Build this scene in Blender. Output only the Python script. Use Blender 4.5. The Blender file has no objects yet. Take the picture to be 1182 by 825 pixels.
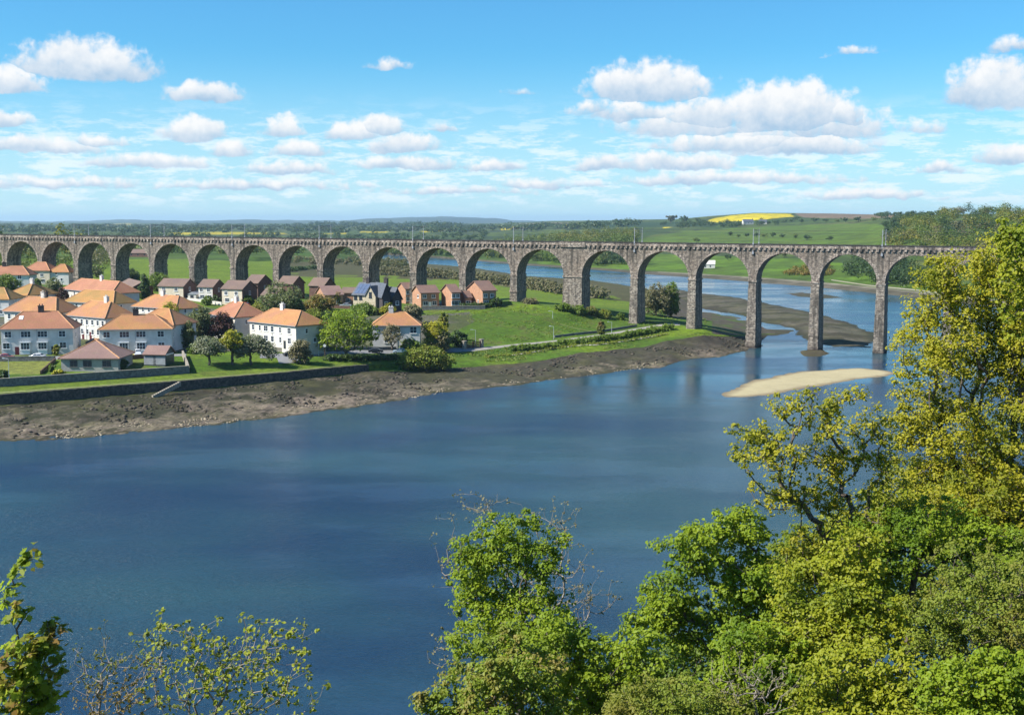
import bpy, math, random
import numpy as np
from mathutils import Vector, Matrix
R = math.radians
D = bpy.data
SC = bpy.context.scene
COL = SC.collection
rnd = random.Random(7)

# ------------------------------------------------------------------ camera numbers
H, TH, F, CX, CY = 44.33, 0.1134, 1400.0, 591.0, 412.5
CT, ST = math.cos(TH), math.sin(TH)

def ray(px, py):
    a, b = (px - CX) / F, (CY - py) / F
    return a, CT + b * ST, -ST + b * CT
def G(px, py, z):
    dx, dy, dz = ray(px, py); t = (z - H) / dz
    return dx * t, dy * t, z
def AtD(px, py, Y):
    dx, dy, dz = ray(px, py); t = Y / dy
    return Vector((dx * t, Y, H + dz * t))
def proj(X, Y, Z):
    zz = Z - H; d = Y * CT - zz * ST; u = Y * ST + zz * CT
    return CX + F * X / d, CY - F * u / d

# ------------------------------------------------------------------ numeric noise
def _hash(ix, iy, seed):
    h = (ix.astype(np.int64) * 374761393 + iy.astype(np.int64) * 668265263 + seed * 974711) & 0x7fffffff
    h = ((h ^ (h >> 13)) * 1274126177) & 0x7fffffff
    return ((h ^ (h >> 16)) & 0xffff) / 65535.0
def vnoise(x, y, seed=0):
    x = np.asarray(x, float); y = np.asarray(y, float)
    ix, iy = np.floor(x), np.floor(y); fx, fy = x - ix, y - iy
    fx = fx * fx * (3 - 2 * fx); fy = fy * fy * (3 - 2 * fy)
    a, b = _hash(ix, iy, seed), _hash(ix + 1, iy, seed)
    c, d = _hash(ix, iy + 1, seed), _hash(ix + 1, iy + 1, seed)
    return (a + (b - a) * fx) * (1 - fy) + (c + (d - c) * fx) * fy
def fbm(x, y, seed=0, o=4):
    s = 0; w = .5
    for i in range(o):
        s = s + w * vnoise(x * 2 ** i, y * 2 ** i, seed + i); w *= .5
    return s / (1 - .5 ** o)

# ------------------------------------------------------------------ materials
def srgb(r, g, b):
    f = lambda c: (c / 255 / 12.92) if c / 255 <= .04045 else ((c / 255 + .055) / 1.055) ** 2.4
    return (f(r), f(g), f(b))
class NT:
    def __init__(s, nt): s.nt = nt; s.n = nt.nodes; s.l = nt.links
    def new(s, t, **k):
        n = s.n.new(t)
        for a, v in k.items(): setattr(n, a, v)
        return n
    def set(s, sock, v):
        if isinstance(v, bpy.types.NodeSocket): s.l.new(v, sock)
        elif isinstance(v, (tuple, list)) and sock.type == 'RGBA' and len(v) == 3: sock.default_value = (*v, 1)
        else: sock.default_value = v
    def m(s, op, a, b=None, c=None, clamp=False):
        n = s.new('ShaderNodeMath', operation=op, use_clamp=clamp)
        for i, v in enumerate((a, b, c)):
            if v is not None: s.set(n.inputs[i], v)
        return n.outputs[0]
    def mix(s, f, a, b, bt='MIX'):
        n = s.new('ShaderNodeMix', data_type='RGBA', blend_type=bt)
        s.set(n.inputs[0], f); s.set(n.inputs[6], a); s.set(n.inputs[7], b)
        return n.outputs[2]
    def noise(s, vec, scale, detail=3, rough=.5, dim='3D'):
        n = s.new('ShaderNodeTexNoise', noise_dimensions=dim)
        if vec is not None: s.l.new(vec, n.inputs['Vector'])
        n.inputs['Scale'].default_value = scale; n.inputs['Detail'].default_value = detail
        n.inputs['Roughness'].default_value = rough
        return n.outputs['Fac']
    def ramp(s, f, lo, hi, a=0., b=1., smooth=True):
        n = s.new('ShaderNodeMapRange', interpolation_type='SMOOTHSTEP' if smooth else 'LINEAR')
        s.set(n.inputs[0], f); 
        for i, v in enumerate((lo, hi, a, b)): s.set(n.inputs[1 + i], v)
        return n.outputs[0]
    def mapv(s, vec, scale=(1, 1, 1), rot=(0, 0, 0)):
        n = s.new('ShaderNodeMapping'); s.l.new(vec, n.inputs[0])
        n.inputs['Scale'].default_value = scale; n.inputs['Rotation'].default_value = rot
        return n.outputs[0]
def mat(name, col=(.5, .5, .5), rough=.8, metal=0., var=.25, vscale=1.5, bump=0., bscale=8., spec=.3, fine=None):
    m = D.materials.new(name); m.use_nodes = True
    t = NT(m.node_tree); p = t.n['Principled BSDF']
    geo = t.new('ShaderNodeNewGeometry').outputs['Position']
    p.inputs['Roughness'].default_value = rough; p.inputs['Metallic'].default_value = metal
    p.inputs['Specular IOR Level'].default_value = spec
    if var:
        f = t.noise(geo, vscale, 4, .6)
        lo = tuple(c * (1 - var) for c in col); hi = tuple(min(1, c * (1 + var)) for c in col)
        c = t.mix(t.ramp(f, .3, .7), lo, hi)
        if fine: c = t.mix(t.ramp(t.noise(geo, fine, 2), .35, .65, 0, .5), c, tuple(x * .6 for x in col))
        t.l.new(c, p.inputs['Base Color'])
    else: p.inputs['Base Color'].default_value = (*col, 1)
    if bump:
        b = t.new('ShaderNodeBump'); b.inputs['Strength'].default_value = bump; b.inputs['Distance'].default_value = .1
        t.l.new(t.noise(geo, bscale, 3), b.inputs['Height']); t.l.new(b.outputs[0], p.inputs['Normal'])
    return m
def leaf_mat(name, c1, c2, c3=None, trans=.35, nscale=.35, rough=.5):
    m = D.materials.new(name); m.use_nodes = True
    t = NT(m.node_tree); p = t.n['Principled BSDF']; out = t.n['Material Output']
    g = t.new('ShaderNodeNewGeometry')
    ri = g.outputs['Random Per Island']
    c = t.mix(ri, c1, c2)
    if c3: c = t.mix(t.ramp(t.noise(g.outputs['Position'], nscale, 2), .48, .66), c, c3)
    t.l.new(c, p.inputs['Base Color']); p.inputs['Roughness'].default_value = rough
    p.inputs['Specular IOR Level'].default_value = .25
    tr = t.new('ShaderNodeBsdfTranslucent')
    t.l.new(t.mix(.5, c, (.28, .36, .03), 'MIX'), tr.inputs[0])
    mx = t.new('ShaderNodeMixShader'); mx.inputs[0].default_value = trans
    t.l.new(p.outputs[0], mx.inputs[1]); t.l.new(tr.outputs[0], mx.inputs[2]); t.l.new(mx.outputs[0], out.inputs[0])
    return m

M = {}
M['render_grey'] = mat('pale_grey_render', (.60, .585, .56), .9, var=.1, vscale=.6)
M['render_white'] = mat('white_render', (.60, .565, .50), .9, var=.08, vscale=.6)
M['render_cream'] = mat('cream_render', (.60, .52, .40), .9, var=.12, vscale=.8)
M['slate'] = mat('slate_roof', (.10, .11, .13), .6, var=.3, vscale=2)
M['brick_orange'] = mat('orange_brick', (.40, .215, .13), .9, var=.18, vscale=1.2)
M['brick_dark'] = mat('dark_brown_brick', (.135, .075, .058), .9, var=.2, vscale=1.2)
M['cream_stone'] = mat('cream_stone', (.46, .39, .27), .9, var=.3, vscale=2.5)
M['pebble'] = mat('buff_pebbledash', (.36, .34, .32), .9, var=.12, vscale=2)
M['glass'] = mat('dark_window_glass', (.03, .04, .055), .08, var=0, spec=.8)
M['white_paint'] = mat('white_paint', (.78, .78, .76), .5, var=.04)
M['dark_paint'] = mat('dark_paint', (.03, .035, .04), .5, var=.1)
M['door_red'] = mat('dark_red_door', (.10, .015, .02), .5, var=.1)
M['door_green'] = mat('dark_green_paint', (.012, .06, .045), .5, var=.1)
M['timber'] = mat('brown_timber', (.10, .06, .04), .8, var=.3, vscale=4)
M['grey_timber'] = mat('grey_boarding', (.13, .13, .13), .8, var=.2, vscale=3)
M['chimney_white'] = mat('pale_chimney_render', (.62, .58, .53), .9, var=.12)
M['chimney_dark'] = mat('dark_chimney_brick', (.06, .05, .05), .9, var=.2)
M['solar'] = mat('solar_panel_glass', (.10, .13, .20), .15, var=.1, spec=.8)
M['lead'] = mat('grey_metal', (.30, .31, .33), .5, var=.1)
M['mast'] = mat('dark_steel', (.05, .055, .06), .6, var=.1)
M['galv'] = mat('galvanised_steel', (.48, .52, .54), .4, .3, var=.08)
M['tyre'] = mat('black_tyre_rubber', (.015, .015, .015), .9, var=0)
M['bark'] = mat('grey_brown_bark', (.12, .095, .075), .9, var=.35, vscale=5)
M['bark_pale'] = mat('pale_grey_bark', (.25, .215, .18), .9, var=.35, vscale=6)
M['ballast'] = mat('track_ballast', (.10, .085, .075), .95, var=.3, vscale=2)
M['wall_stone'] = mat('dark_sea_wall_stone', (.095, .083, .068), .95, var=.5, vscale=1.3, bump=.6, bscale=2.5, fine=2.2)
M['garden_stone'] = mat('grey_garden_wall_stone', (.16, .155, .15), .95, var=.35, vscale=1.6, bump=.5, bscale=3)
M['pale_stone'] = mat('pale_coping_stone', (.29, .255, .205), .95, var=.2, vscale=2)
M['asphalt'] = mat('grey_asphalt', (.20, .20, .205), .9, var=.12, vscale=.5)
M['gravel_path'] = mat('pale_path_surface', (.27, .25, .215), .95, var=.15, vscale=.8)

def tile_mat(name, a, b, c, moss=(.24, .17, .04)):
    m = D.materials.new(name); m.use_nodes = True
    t = NT(m.node_tree); p = t.n['Principled BSDF']
    g = t.new('ShaderNodeNewGeometry').outputs['Position']
    oi = t.new('ShaderNodeObjectInfo')
    col = t.mix(t.ramp(t.noise(g, .35, 3), .35, .65), a, b)
    col = t.mix(t.ramp(t.noise(g, .16, 2), .42, .62, 0, .9), col, c)
    col = t.mix(t.ramp(t.noise(g, .7, 5, .75), .50, .72, 0, .65), col, moss)
    w = t.new('ShaderNodeTexWave', wave_type='BANDS', bands_direction='Z'); t.l.new(g, w.inputs[0])
    w.inputs['Scale'].default_value = 1.6; w.inputs['Distortion'].default_value = 1.2; w.inputs['Detail Scale'].default_value = 3
    col = t.mix(t.ramp(w.outputs['Fac'], .0, .40, .5, 0), col, tuple(x * .45 for x in a))
    col = t.mix(t.ramp(t.noise(g, 3.2, 3, .7), .38, .66, 0, .42), col, tuple(x * .5 for x in a))
    t.l.new(col, p.inputs['Base Color']); p.inputs['Roughness'].default_value = .9
    b_ = t.new('ShaderNodeBump'); b_.inputs['Strength'].default_value = .5; b_.inputs['Distance'].default_value = .06
    t.l.new(w.outputs['Fac'], b_.inputs['Height']); t.l.new(b_.outputs[0], p.inputs['Normal'])
    return m
M['tile_orange'] = tile_mat('orange_clay_tiles', (.43, .195, .078), (.48, .235, .085), (.40, .185, .105))
M['tile_pink'] = tile_mat('salmon_clay_tiles', (.40, .17, .095), (.45, .20, .11), (.36, .155, .085))
M['tile_ochre'] = tile_mat('mossy_ochre_tiles', (.40, .205, .062), (.45, .23, .07), (.29, .195, .06))
M['tile_brown'] = tile_mat('brown_roof_tiles', (.20, .13, .10), (.23, .15, .115), (.18, .12, .10), (.14, .12, .07))
M['tile_red'] = tile_mat('russet_roof_tiles', (.20, .115, .09), (.24, .14, .105), (.19, .115, .095), (.2, .15, .08))
M['tile_wine'] = tile_mat('reddish_brown_tiles', (.27, .16, .13), (.31, .19, .155), (.25, .15, .13), (.2, .16, .1))

# ------------------------------------------------------------------ mesh helpers
class MB:
    def __init__(s): s.v = []; s.f = []
    def add(s, vs, fs):
        n = len(s.v); s.v += [tuple(v) for v in vs]; s.f += [tuple(i + n for i in f) for f in fs]; return s
    def box(s, x0, x1, y0, y1, z0, z1, top=None):
        a = top or (x0, x1, y0, y1)
        return s.add([(x0, y0, z0), (x1, y0, z0), (x1, y1, z0), (x0, y1, z0), (a[0], a[2], z1), (a[1], a[2], z1), (a[1], a[3], z1), (a[0], a[3], z1)],
                     [(0, 3, 2, 1), (4, 5, 6, 7), (0, 1, 5, 4), (1, 2, 6, 5), (2, 3, 7, 6), (3, 0, 4, 7)])
    def tube(s, p, q, r0, r1, n=6):
        p, q = Vector(p), Vector(q); d = (q - p)
        if d.length < 1e-6: return s
        d.normalize(); u = d.orthogonal().normalized(); w = d.cross(u)
        vs = []
        for c, r in ((p, r0), (q, r1)):
            for i in range(n):
                a = 2 * math.pi * i / n; vs.append(c + u * (r * math.cos(a)) + w * (r * math.sin(a)))
        fs = [(i, (i + 1) % n, n + (i + 1) % n, n + i) for i in range(n)] + [tuple(range(n - 1, -1, -1)), tuple(range(n, 2 * n))]
        return s.add(vs, fs)
    def prism(s, pts, y0, y1):       # polygon in x,z extruded along y
        n = len(pts)
        vs = [(x, y0, z) for x, z in pts] + [(x, y1, z) for x, z in pts]
        return s.add(vs, [tuple(range(n)), tuple(range(2 * n - 1, n - 1, -1))] + [(i, n + i, n + (i + 1) % n, (i + 1) % n) for i in range(n)])
    def build(s, name, m=None, parent=None, smooth=False):
        me = D.meshes.new(name); me.from_pydata(s.v, [], s.f); me.validate(); me.update()
        if m: me.materials.append(m)
        if smooth: me.polygons.foreach_set('use_smooth', [True] * len(me.polygons))
        o = D.objects.new(name, me); COL.objects.link(o); o.parent = parent
        return o
def np_mesh(name, V, Fc, m, parent=None, smooth=False, colors=None):
    V = np.asarray(V, np.float32); Fc = np.asarray(Fc, np.int32); k = Fc.shape[1]
    me = D.meshes.new(name); me.vertices.add(len(V)); me.vertices.foreach_set('co', V.ravel())
    me.loops.add(Fc.size); me.loops.foreach_set('vertex_index', Fc.ravel())
    me.polygons.add(len(Fc)); me.polygons.foreach_set('loop_start', np.arange(0, Fc.size, k, dtype=np.int32))
    try: me.polygons.foreach_set('loop_total', np.full(len(Fc), k, np.int32))
    except Exception: pass
    me.update(calc_edges=True)
    if smooth: me.polygons.foreach_set('use_smooth', np.ones(len(Fc), bool))
    if colors is not None:
        at = me.attributes.new('ground_tint', 'FLOAT_COLOR', 'POINT')
        at.data.foreach_set('color', np.hstack([colors, np.ones((len(colors), 1))]).astype(np.float32).ravel())
    if m: me.materials.append(m)
    o = D.objects.new(name, me); COL.objects.link(o); o.parent = parent
    return o
def grid_faces(nr, nc):
    i = np.arange((nr - 1) * (nc - 1)); r, c = i // (nc - 1), i % (nc - 1); a = r * nc + c
    return np.stack([a, a + 1, a + nc + 1, a + nc], 1)
def tag(o, label=None, cat=None, group=None, kind=None):
    if label: o['label'] = label
    if cat: o['category'] = cat
    if group: o['group'] = group
    if kind: o['kind'] = kind
    return o
def empty(name, loc=(0, 0, 0), rz=0., label=None, cat=None, group=None):
    o = D.objects.new(name, None); COL.objects.link(o); o.location = loc; o.rotation_euler = (0, 0, rz)
    o.empty_display_size = .5
    return tag(o, label, cat, group)
def copy_tree(o, parent=None):
    c = o.copy(); COL.objects.link(c); c.parent = parent
    for ch in [x for x in D.objects if x.parent == o]: copy_tree(ch, c)
    return c

# ------------------------------------------------------------------ terrain lines: (photo x, photo y, height)
def line(pts, by='z'):
    a = []
    for p in pts:
        if by == 'z': X, Y, Z = G(*p)
        else: X, Y, Z = AtD(p[0], p[1], p[2])
        a.append((X / Y, Y, Z))
    a = np.array(a); return a[np.argsort(a[:, 0])]
K = .96
def L(*pts): return line([(x, y, z * K) for x, y, z in pts])
g1 = L((-300, 540, 0), (0, 511, 0), (95, 505, 0), (171, 496.5, 0), (233, 492, 0), (311, 482, 0), (389, 472, 0), (460, 462, 0), (495, 456.5, 0), (522, 451.5, 0), (563, 447, 0), (600, 444, 0), (631, 438.6, 0), (671, 434.5, 0), (720, 427.5, 0), (763, 424, 0), (785, 417, 0), (803, 414, 0), (830, 412, 0), (862, 405, 0), (877, 394, 0), (886, 388, 0))
g3 = L((-300, 480, 3.1), (0, 468.7, 3.1), (167, 458, 3.1), (233, 450, 3.1), (330, 440, 3.0), (420, 429, 2.8), (475, 428, 2.0), (530, 424, 2.1), (616, 417, 2.4), (671, 407, 3.5), (740, 401, 3.0), (773, 393, 4.2), (813, 387, 4.9), (850, 388, 2.6), (885, 385.5, .3))
g4a = L((-300, 479.3, 3.3), (0, 468, 3.25), (167, 457.3, 3.25), (233, 449.3, 3.25), (330, 439.4, 3.1), (412, 429.2, 2.9), (440, 426, 2.7), (475, 425, 2.3), (530, 422, 2.5), (616, 415, 2.6), (671, 406, 3.6), (740, 399.6, 3.2), (773, 392, 4.4), (813, 386, 5.0), (850, 387, 2.7), (885, 385.2, .34))
g4 = L((-300, 466, 5.6), (0, 455.6, 5.6), (210, 439.6, 5.5), (330, 429.6, 5.2), (412, 421.6, 4.8), (440, 420.5, 4.2), (475, 420, 3.4), (530, 416, 3.3), (616, 410, 3.2), (671, 402, 4.1), (740, 396, 3.7), (773, 388.5, 4.8), (813, 384, 5.4), (850, 385.5, 2.8), (885, 384.7, .4))
g5 = L((-300, 454, 6.3), (0, 446, 6.2), (220, 430, 6.2), (300, 424, 5.9), (412, 416, 5.6), (440, 412, 5.2), (475, 411, 4.7), (530, 408, 4.6), (616, 398, 5.), (671, 392, 5.5), (740, 382, 6.2), (773, 377, 6.5), (813, 381, 5.8), (850, 382, 2.9), (885, 384, .4))
g6 = L((-300, 440, 7.), (0, 433, 7.), (220, 424, 7.), (300, 418, 6.8), (412, 412.5, 6.2), (440, 410, 5.5), (475, 409.5, 4.9), (530, 407, 4.8), (616, 397, 5.1), (671, 391, 5.6), (740, 381, 6.25), (773, 376.5, 6.55), (813, 380.5, 5.85), (850, 381, 2.8), (885, 383.6, .42))
g7 = L((-300, 422, 8.), (0, 417.5, 8.), (220, 413, 8.), (300, 411, 7.5), (412, 409.5, 6.4), (440, 408, 5.9), (475, 407.5, 5.3), (530, 405.5, 5.), (616, 396, 5.2), (671, 390, 5.7), (740, 380, 6.4), (773, 375.5, 6.65), (813, 380, 5.8), (850, 380, 2.7), (885, 383, .4))
g8 = L((-300, 415, 8.4), (0, 411, 8.4), (220, 407, 8.4), (300, 406, 8.), (412, 405, 6.8), (440, 404, 6.4), (475, 403.5, 5.9), (530, 401, 5.6), (616, 393.5, 5.5), (671, 388, 5.9), (740, 378, 6.6), (773, 373.5, 6.7), (813, 379, 5.7), (850, 379, 2.6), (885, 382.5, .3))
g9 = L((-300, 393, 9.8), (0, 390, 9.8), (220, 388, 9.8), (300, 387, 9.8), (412, 388, 9), (475, 386, 8.5), (530, 380, 8.8), (616, 375, 8.9), (671, 372, 8.4), (740, 371, 7.4), (773, 371, 6.9), (813, 376, 5.), (850, 375, 2.), (885, 381.5, .2))
g10 = L((-300, 331, 16), (0, 331, 16), (110, 333, 15.8), (220, 346, 14), (300, 352, 13), (412, 358, 12.5), (475, 358, 12.5), (530, 355, 13), (588, 348, 14.5), (616, 352, 13.8), (655, 355, 13), (671, 357, 12), (740, 362, 8), (773, 364, 6), (813, 367, 3.5), (850, 370.5, 1.), (885, 380.8, .12))
g11 = L((-300, 318, 16), (0, 318, 16), (220, 318, 15), (300, 320, 14), (412, 325, 12), (475, 328, 10.5), (530, 330, 9), (616, 337, 7), (671, 345, 5.5), (740, 351, 3.5), (773, 355, 2.), (800, 358.4, .25), (813, 361, .2), (850, 367.7, .1), (885, 380.3, .06))
g12 = L((-300, 300, 20), (0, 300, 19), (220, 300, 15), (300, 302, 10), (400, 303, 5), (441, 301.5, 1.), (493, 304.5, .5), (548, 309.5, .4), (603, 318.5, .4), (680, 323, .4), (742, 333, .3), (780, 337.5, .3), (790, 345, .2), (797, 357, .1), (806, 359, .0), (854, 367, 0), (885, 380, 0))
_aa = np.linspace((-330 - CX) / F / CT, (425 - CX) / F / CT, 120)
def _merge(l, dY, zsrc):
    Y4 = np.interp(_aa, g4[:, 0], g4[:, 1]); z = np.interp(_aa, zsrc[:, 0], zsrc[:, 2]); w = np.clip(((425 - CX) / F / CT - _aa) * F / 14, 0, 1)
    Yo = np.interp(_aa, l[:, 0], l[:, 1]); a = np.stack([_aa, Yo * (1 - w) + (Y4 - dY) * w, z], 1)
    return np.vstack([a, l[l[:, 0] > _aa[-1] + .01]])
_g3 = g3.copy(); g4a = _merge(g4a, .62, _g3); g3 = _merge(g3, 1.3, _g3)
def shift(l, dy, z):
    m = l.copy(); m[:, 1] += dy; m[:, 2] = z; return m
g0 = shift(g1, -14, -1.6)
g13 = g12.copy(); g13[:, 1] += 12; g13[:, 2] = np.where(g12[:, 2] < 4, -2., g12[:, 2])
GL = [g0, g1, g3, g4a, g4, g5, g6, g7, g8, g9, g10, g11, g12, g13]
GROWS = [8, 46, 3, 3, 10, 8, 14, 6, 14, 26, 26, 26, 3]

def knots(lines, a):
    Ys = np.stack([np.interp(a, l[:, 0], l[:, 1]) for l in lines]); Zs = np.stack([np.interp(a, l[:, 0], l[:, 2]) for l in lines])
    return np.maximum.accumulate(Ys + np.arange(len(lines))[:, None] * .01, 0), Zs
def ground_z(X, Y):
    Ys, Zs = knots(GL, np.array([X / Y])); return float(np.interp(Y, Ys[:, 0], Zs[:, 0]))
def place(px, py, h=0., far=1600):
    """first point on the line of sight that stands h above the ground of the left bank"""
    lo = 180.; st = 2.
    while lo < far:
        p = AtD(px, py, lo + st)
        if p.z - ground_z(p.x, p.y) < h: break
        lo += st
    hi = lo + st
    for _ in range(30):
        m = (lo + hi) / 2; p = AtD(px, py, m)
        if p.z - ground_z(p.x, p.y) < h: hi = m
        else: lo = m
    return AtD(px, py, lo)

# colours of the ground's own materials
MUD, WEED, SAND, SILT = (.115, .088, .072), (.050, .040, .033), (.36, .29, .205), (.19, .142, .118)
GRASS, LAWN, BOWL, ROUGH, FIELD = (.095, .19, .012), (.18, .28, .012), (.30, .32, .065), (.085, .10, .03), (.20, .29, .012)
def lerp(a, b, t): return a + (b - a) * t[..., None]
def inpoly(px, py, poly):
    r = np.zeros(px.shape, bool); n = len(poly)
    for i in range(n):
        (x0, y0), (x1, y1) = poly[i], poly[(i + 1) % n]
        c = (y0 > py) != (y1 > py)
        if y0 != y1: r ^= c & (px < (x1 - x0) * (py - y0) / (y1 - y0) + x0)
    return r
def world_poly(pts):
    return [place(x, y)[:2] for x, y in pts]

def ground_material(name, fine=1., bump=.4, con=1.):
    m = D.materials.new(name); m.use_nodes = True
    t = NT(m.node_tree); p = t.n['Principled BSDF']
    at = t.new('ShaderNodeAttribute', attribute_name='ground_tint')
    g = t.new('ShaderNodeNewGeometry').outputs['Position']
    c = at.outputs['Color']
    c = t.mix(t.ramp(t.noise(g, .55 * fine, 5, .65), .3, .7, .55 * con, 0), c, (.02, .018, .012))
    c = t.mix(t.ramp(t.noise(g, .12 * fine, 3, .6), .45, .75, 0, .22 * con), c, (.21, .19, .06))
    c = t.mix(t.ramp(t.noise(g, .035 * fine, 4, .65), .40, .66, .26 * con, 0), c, (.04, .06, .012))
    c = t.mix(t.ramp(t.noise(g, 2.4 * fine, 3, .6), .35, .65, .35 * con, 0), c, (.012, .014, .006))
    t.l.new(c, p.inputs['Base Color']); p.inputs['Roughness'].default_value = .95; p.inputs['Specular IOR Level'].default_value = .15
    b = t.new('ShaderNodeBump'); b.inputs['Strength'].default_value = bump; b.inputs['Distance'].default_value = .3
    t.l.new(t.noise(g, 1.6 * fine, 4, .7), b.inputs['Height']); t.l.new(b.outputs[0], p.inputs['Normal'])
    return m
M['ground'] = ground_material('ground_cover')
M['far_ground'] = ground_material('far_fields', .06, .2)
M['sand'] = mat('tint', (.5, .5, .5)); D.materials.remove(M['sand']); M['sand'] = ground_material('sandbank_sand', .6, .10, .22)

def loft(name, lines, rows, a, m, zfun=None, cfun=None):
    Ys, Zs = knots(lines, a); Y = []; Z = []; T = []
    for i, n in enumerate(rows):
        for j in range(n):
            w = j / n; Y.append(Ys[i] + (Ys[i + 1] - Ys[i]) * w); Z.append(Zs[i] + (Zs[i + 1] - Zs[i]) * w); T.append(np.full(len(a), i + w))
    Y.append(Ys[-1]); Z.append(Zs[-1]); T.append(np.full(len(a), float(len(rows))))
    Y, Z, T = np.array(Y), np.array(Z), np.array(T); X = Y * a[None, :]
    if zfun: Z = zfun(X, Y, Z, T)
    C = cfun(X, Y, Z, T)
    V = np.stack([X, Y, Z], -1).reshape(-1, 3)
    o = np_mesh(name, V, grid_faces(*X.shape), m, smooth=True, colors=C.reshape(-1, 3))
    return tag(o, kind='structure')

def gz_noise(X, Y, Z, T):
    n = fbm(X * .35, Y * .35, 3, 5) - .5; n2 = fbm(X * .08, Y * .08, 9, 3) - .5
    beach = np.clip((T - .6) / .5, 0, 1) * np.clip((2.05 - T) / .1, 0, 1)
    far = np.clip((T - 8.5), 0, 1)
    return Z + beach * (n * .9 + n2 * .9) + far * n2 * .8
def g_col(X, Y, Z, T):
    n = fbm(X * .25, Y * .25, 21, 5); n2 = fbm(X * .06, Y * .06, 31, 4); n3 = fbm(X * .9, Y * .9, 41, 3)
    C = np.empty(X.shape + (3,)); C[:] = MUD
    a = X / Y; apx = a * F + CX
    beach = T < 2.0
    w = np.clip((T - 1.) + (n - .5) * 1.6 + (n2 - .5) * .8, 0, 1)          # 0 at the water, 1 at the wall
    col = lerp(np.array(SILT), np.array(WEED), np.clip((w - .40) * 5, 0, 1))
    sand = np.clip((.32 - w) * 6, 0, 1) * np.clip((n3 - .40) * 6, 0, 1)
    col = lerp(col, np.array(SAND), sand * .85)
    col = lerp(col, np.array(WEED), np.clip((n3 - .60) * 10, 0, 1) * .8)
    stn = fbm(apx * .02 + n * 1.5, w * 7, 91, 4)
    col = lerp(col, np.array((.05, .044, .03)), np.clip((stn - .52) * 9, 0, 1) * np.clip(w * 6, 0, 1) * .8)
    col = lerp(col, np.array((.27, .21, .16)), np.clip((.42 - stn) * 9, 0, 1) * np.clip((.75 - w) * 5, 0, 1) * .7)
    rightw = np.clip((apx - 400) / 150, 0, 1)
    col = lerp(col, np.array((.085, .072, .056)), rightw * .8 * np.clip(w * 5, 0, 1))
    C = np.where(beach[..., None], col, C)
    grass = T >= 2.0
    gcol = lerp(np.array(GRASS), np.array(LAWN), np.clip((n2 - .45) * 4, 0, 1))
    gcol = np.where((T < 5)[..., None] & (apx < 440)[..., None], lerp(np.array(LAWN), np.array((.16, .22, .03)), n), gcol)
    gcol = np.where(((T >= 8) & (T < 9.6))[..., None], lerp(np.array((.075, .17, .010)), np.array((.13, .23, .014)), n), gcol)
    rgh = np.clip((n - .62) * 8, 0, 1) * ((T >= 8) & (T < 10))
    gcol = lerp(gcol, np.array((.16, .14, .06)), rgh * .6)
    tn = T + (n2 - .5) * .5
    f = T > 10.25
    gcol = np.where(f[..., None], lerp(np.array(FIELD), np.array((.155, .25, .012)), n2), gcol)
    gcol = np.where(((tn > 11.15) & (apx > 330))[..., None], lerp(np.array((.125, .105, .05)), np.array((.09, .085, .035)), n), gcol)
    gcol = np.where(((T > 9.7) & (apx > 770))[..., None], np.array(MUD), gcol)
    gcol = np.where(((T > 3.0) & (apx > 822))[..., None], lerp(np.array(MUD), np.array(GRASS), np.clip((n - .5) * 6, 0, 1) * np.clip((880 - apx) / 40, 0, 1)), gcol)
    C = np.where(grass[..., None], gcol, C)
    # village ground: gardens and yards
    vill = (T > 8.05) & (T < 9.75) & (apx < 560 - (T - 8) * 10) & (apx < 470 + (T - 8) * 60)
    vc = lerp(np.array((.10, .12, .045)), np.array((.17, .155, .13)), np.clip((n2 - .45) * 8, 0, 1))
    C = np.where(vill[..., None], vc, C)
    for pts, cc in BOWLS:
        C = np.where(inpoly(X, Y, pts)[..., None], np.array(cc), C)
    C = np.where((Z < .12)[..., None] & beach[..., None], np.array((.065, .05, .032)), C)
    return C
BOWLS = [(world_poly([(-120, 434), (47, 431.8), (62, 416.8), (-120, 419)]), BOWL), (world_poly([(140, 427), (170, 425), (166, 414), (136, 416)]), (.17, .21, .04))]
acol = (np.concatenate([np.arange(-330, 520, 3.2), np.arange(520, 896, 2.4)]) - CX) / F / CT
ground = loft('ground', GL, GROWS, acol, M['ground'], gz_noise, g_col)

# ------------------------------------------------------------------ far land: (photo x, photo y, distance)
def LD(*pts): return line(pts, 'd')
S = 1.4 * .96
def LDs(*pts): return line([(x, y, d * S) for x, y, d in pts], 'd')
m1 = LDs((441, 294, 1080), (493, 297, 1020), (548, 301, 960), (603, 306, 879), (680, 311, 804), (742, 316.5, 735), (867, 325.5, 642), (1001, 337.5, 549), (1060, 344, 510), (1200, 362, 425), (1500, 400, 314))
for l in (m1,): l[:, 2] = 0; 
m1[:, 1] = [G(x, y, 0)[1] for x, y in ((441, 294), (493, 297), (548, 301), (603, 306), (680, 311), (742, 316.5), (867, 325.5), (1001, 337.5), (1060, 344), (1200, 362), (1500, 400))]
lft = L((-300, 299.8, 20), (0, 299.8, 19), (220, 299.8, 15), (300, 301.6, 10), (390, 302.6, 5.4), (425, 297, 2.5))
m1 = np.vstack([lft, m1])
m2 = LDs((-300, 297, 690), (0, 296, 700), (220, 296, 720), (300, 297, 760), (400, 297, 900), (441, 292.4, 1110), (493, 295.5, 1045), (548, 299.3, 978), (603, 304.2, 897), (680, 309, 822), (742, 313, 757), (867, 320, 662), (1001, 331, 568), (1060, 337, 528), (1200, 353, 440), (1500, 387, 328))
m3 = LDs((-300, 280, 1200), (0, 280, 1200), (300, 281, 1300), (441, 284, 1450), (603, 288, 1200), (680, 292, 1000), (742, 292, 950), (867, 296, 850), (1001, 305, 720), (1060, 308, 650), (1200, 315, 560), (1500, 330, 420))
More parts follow.
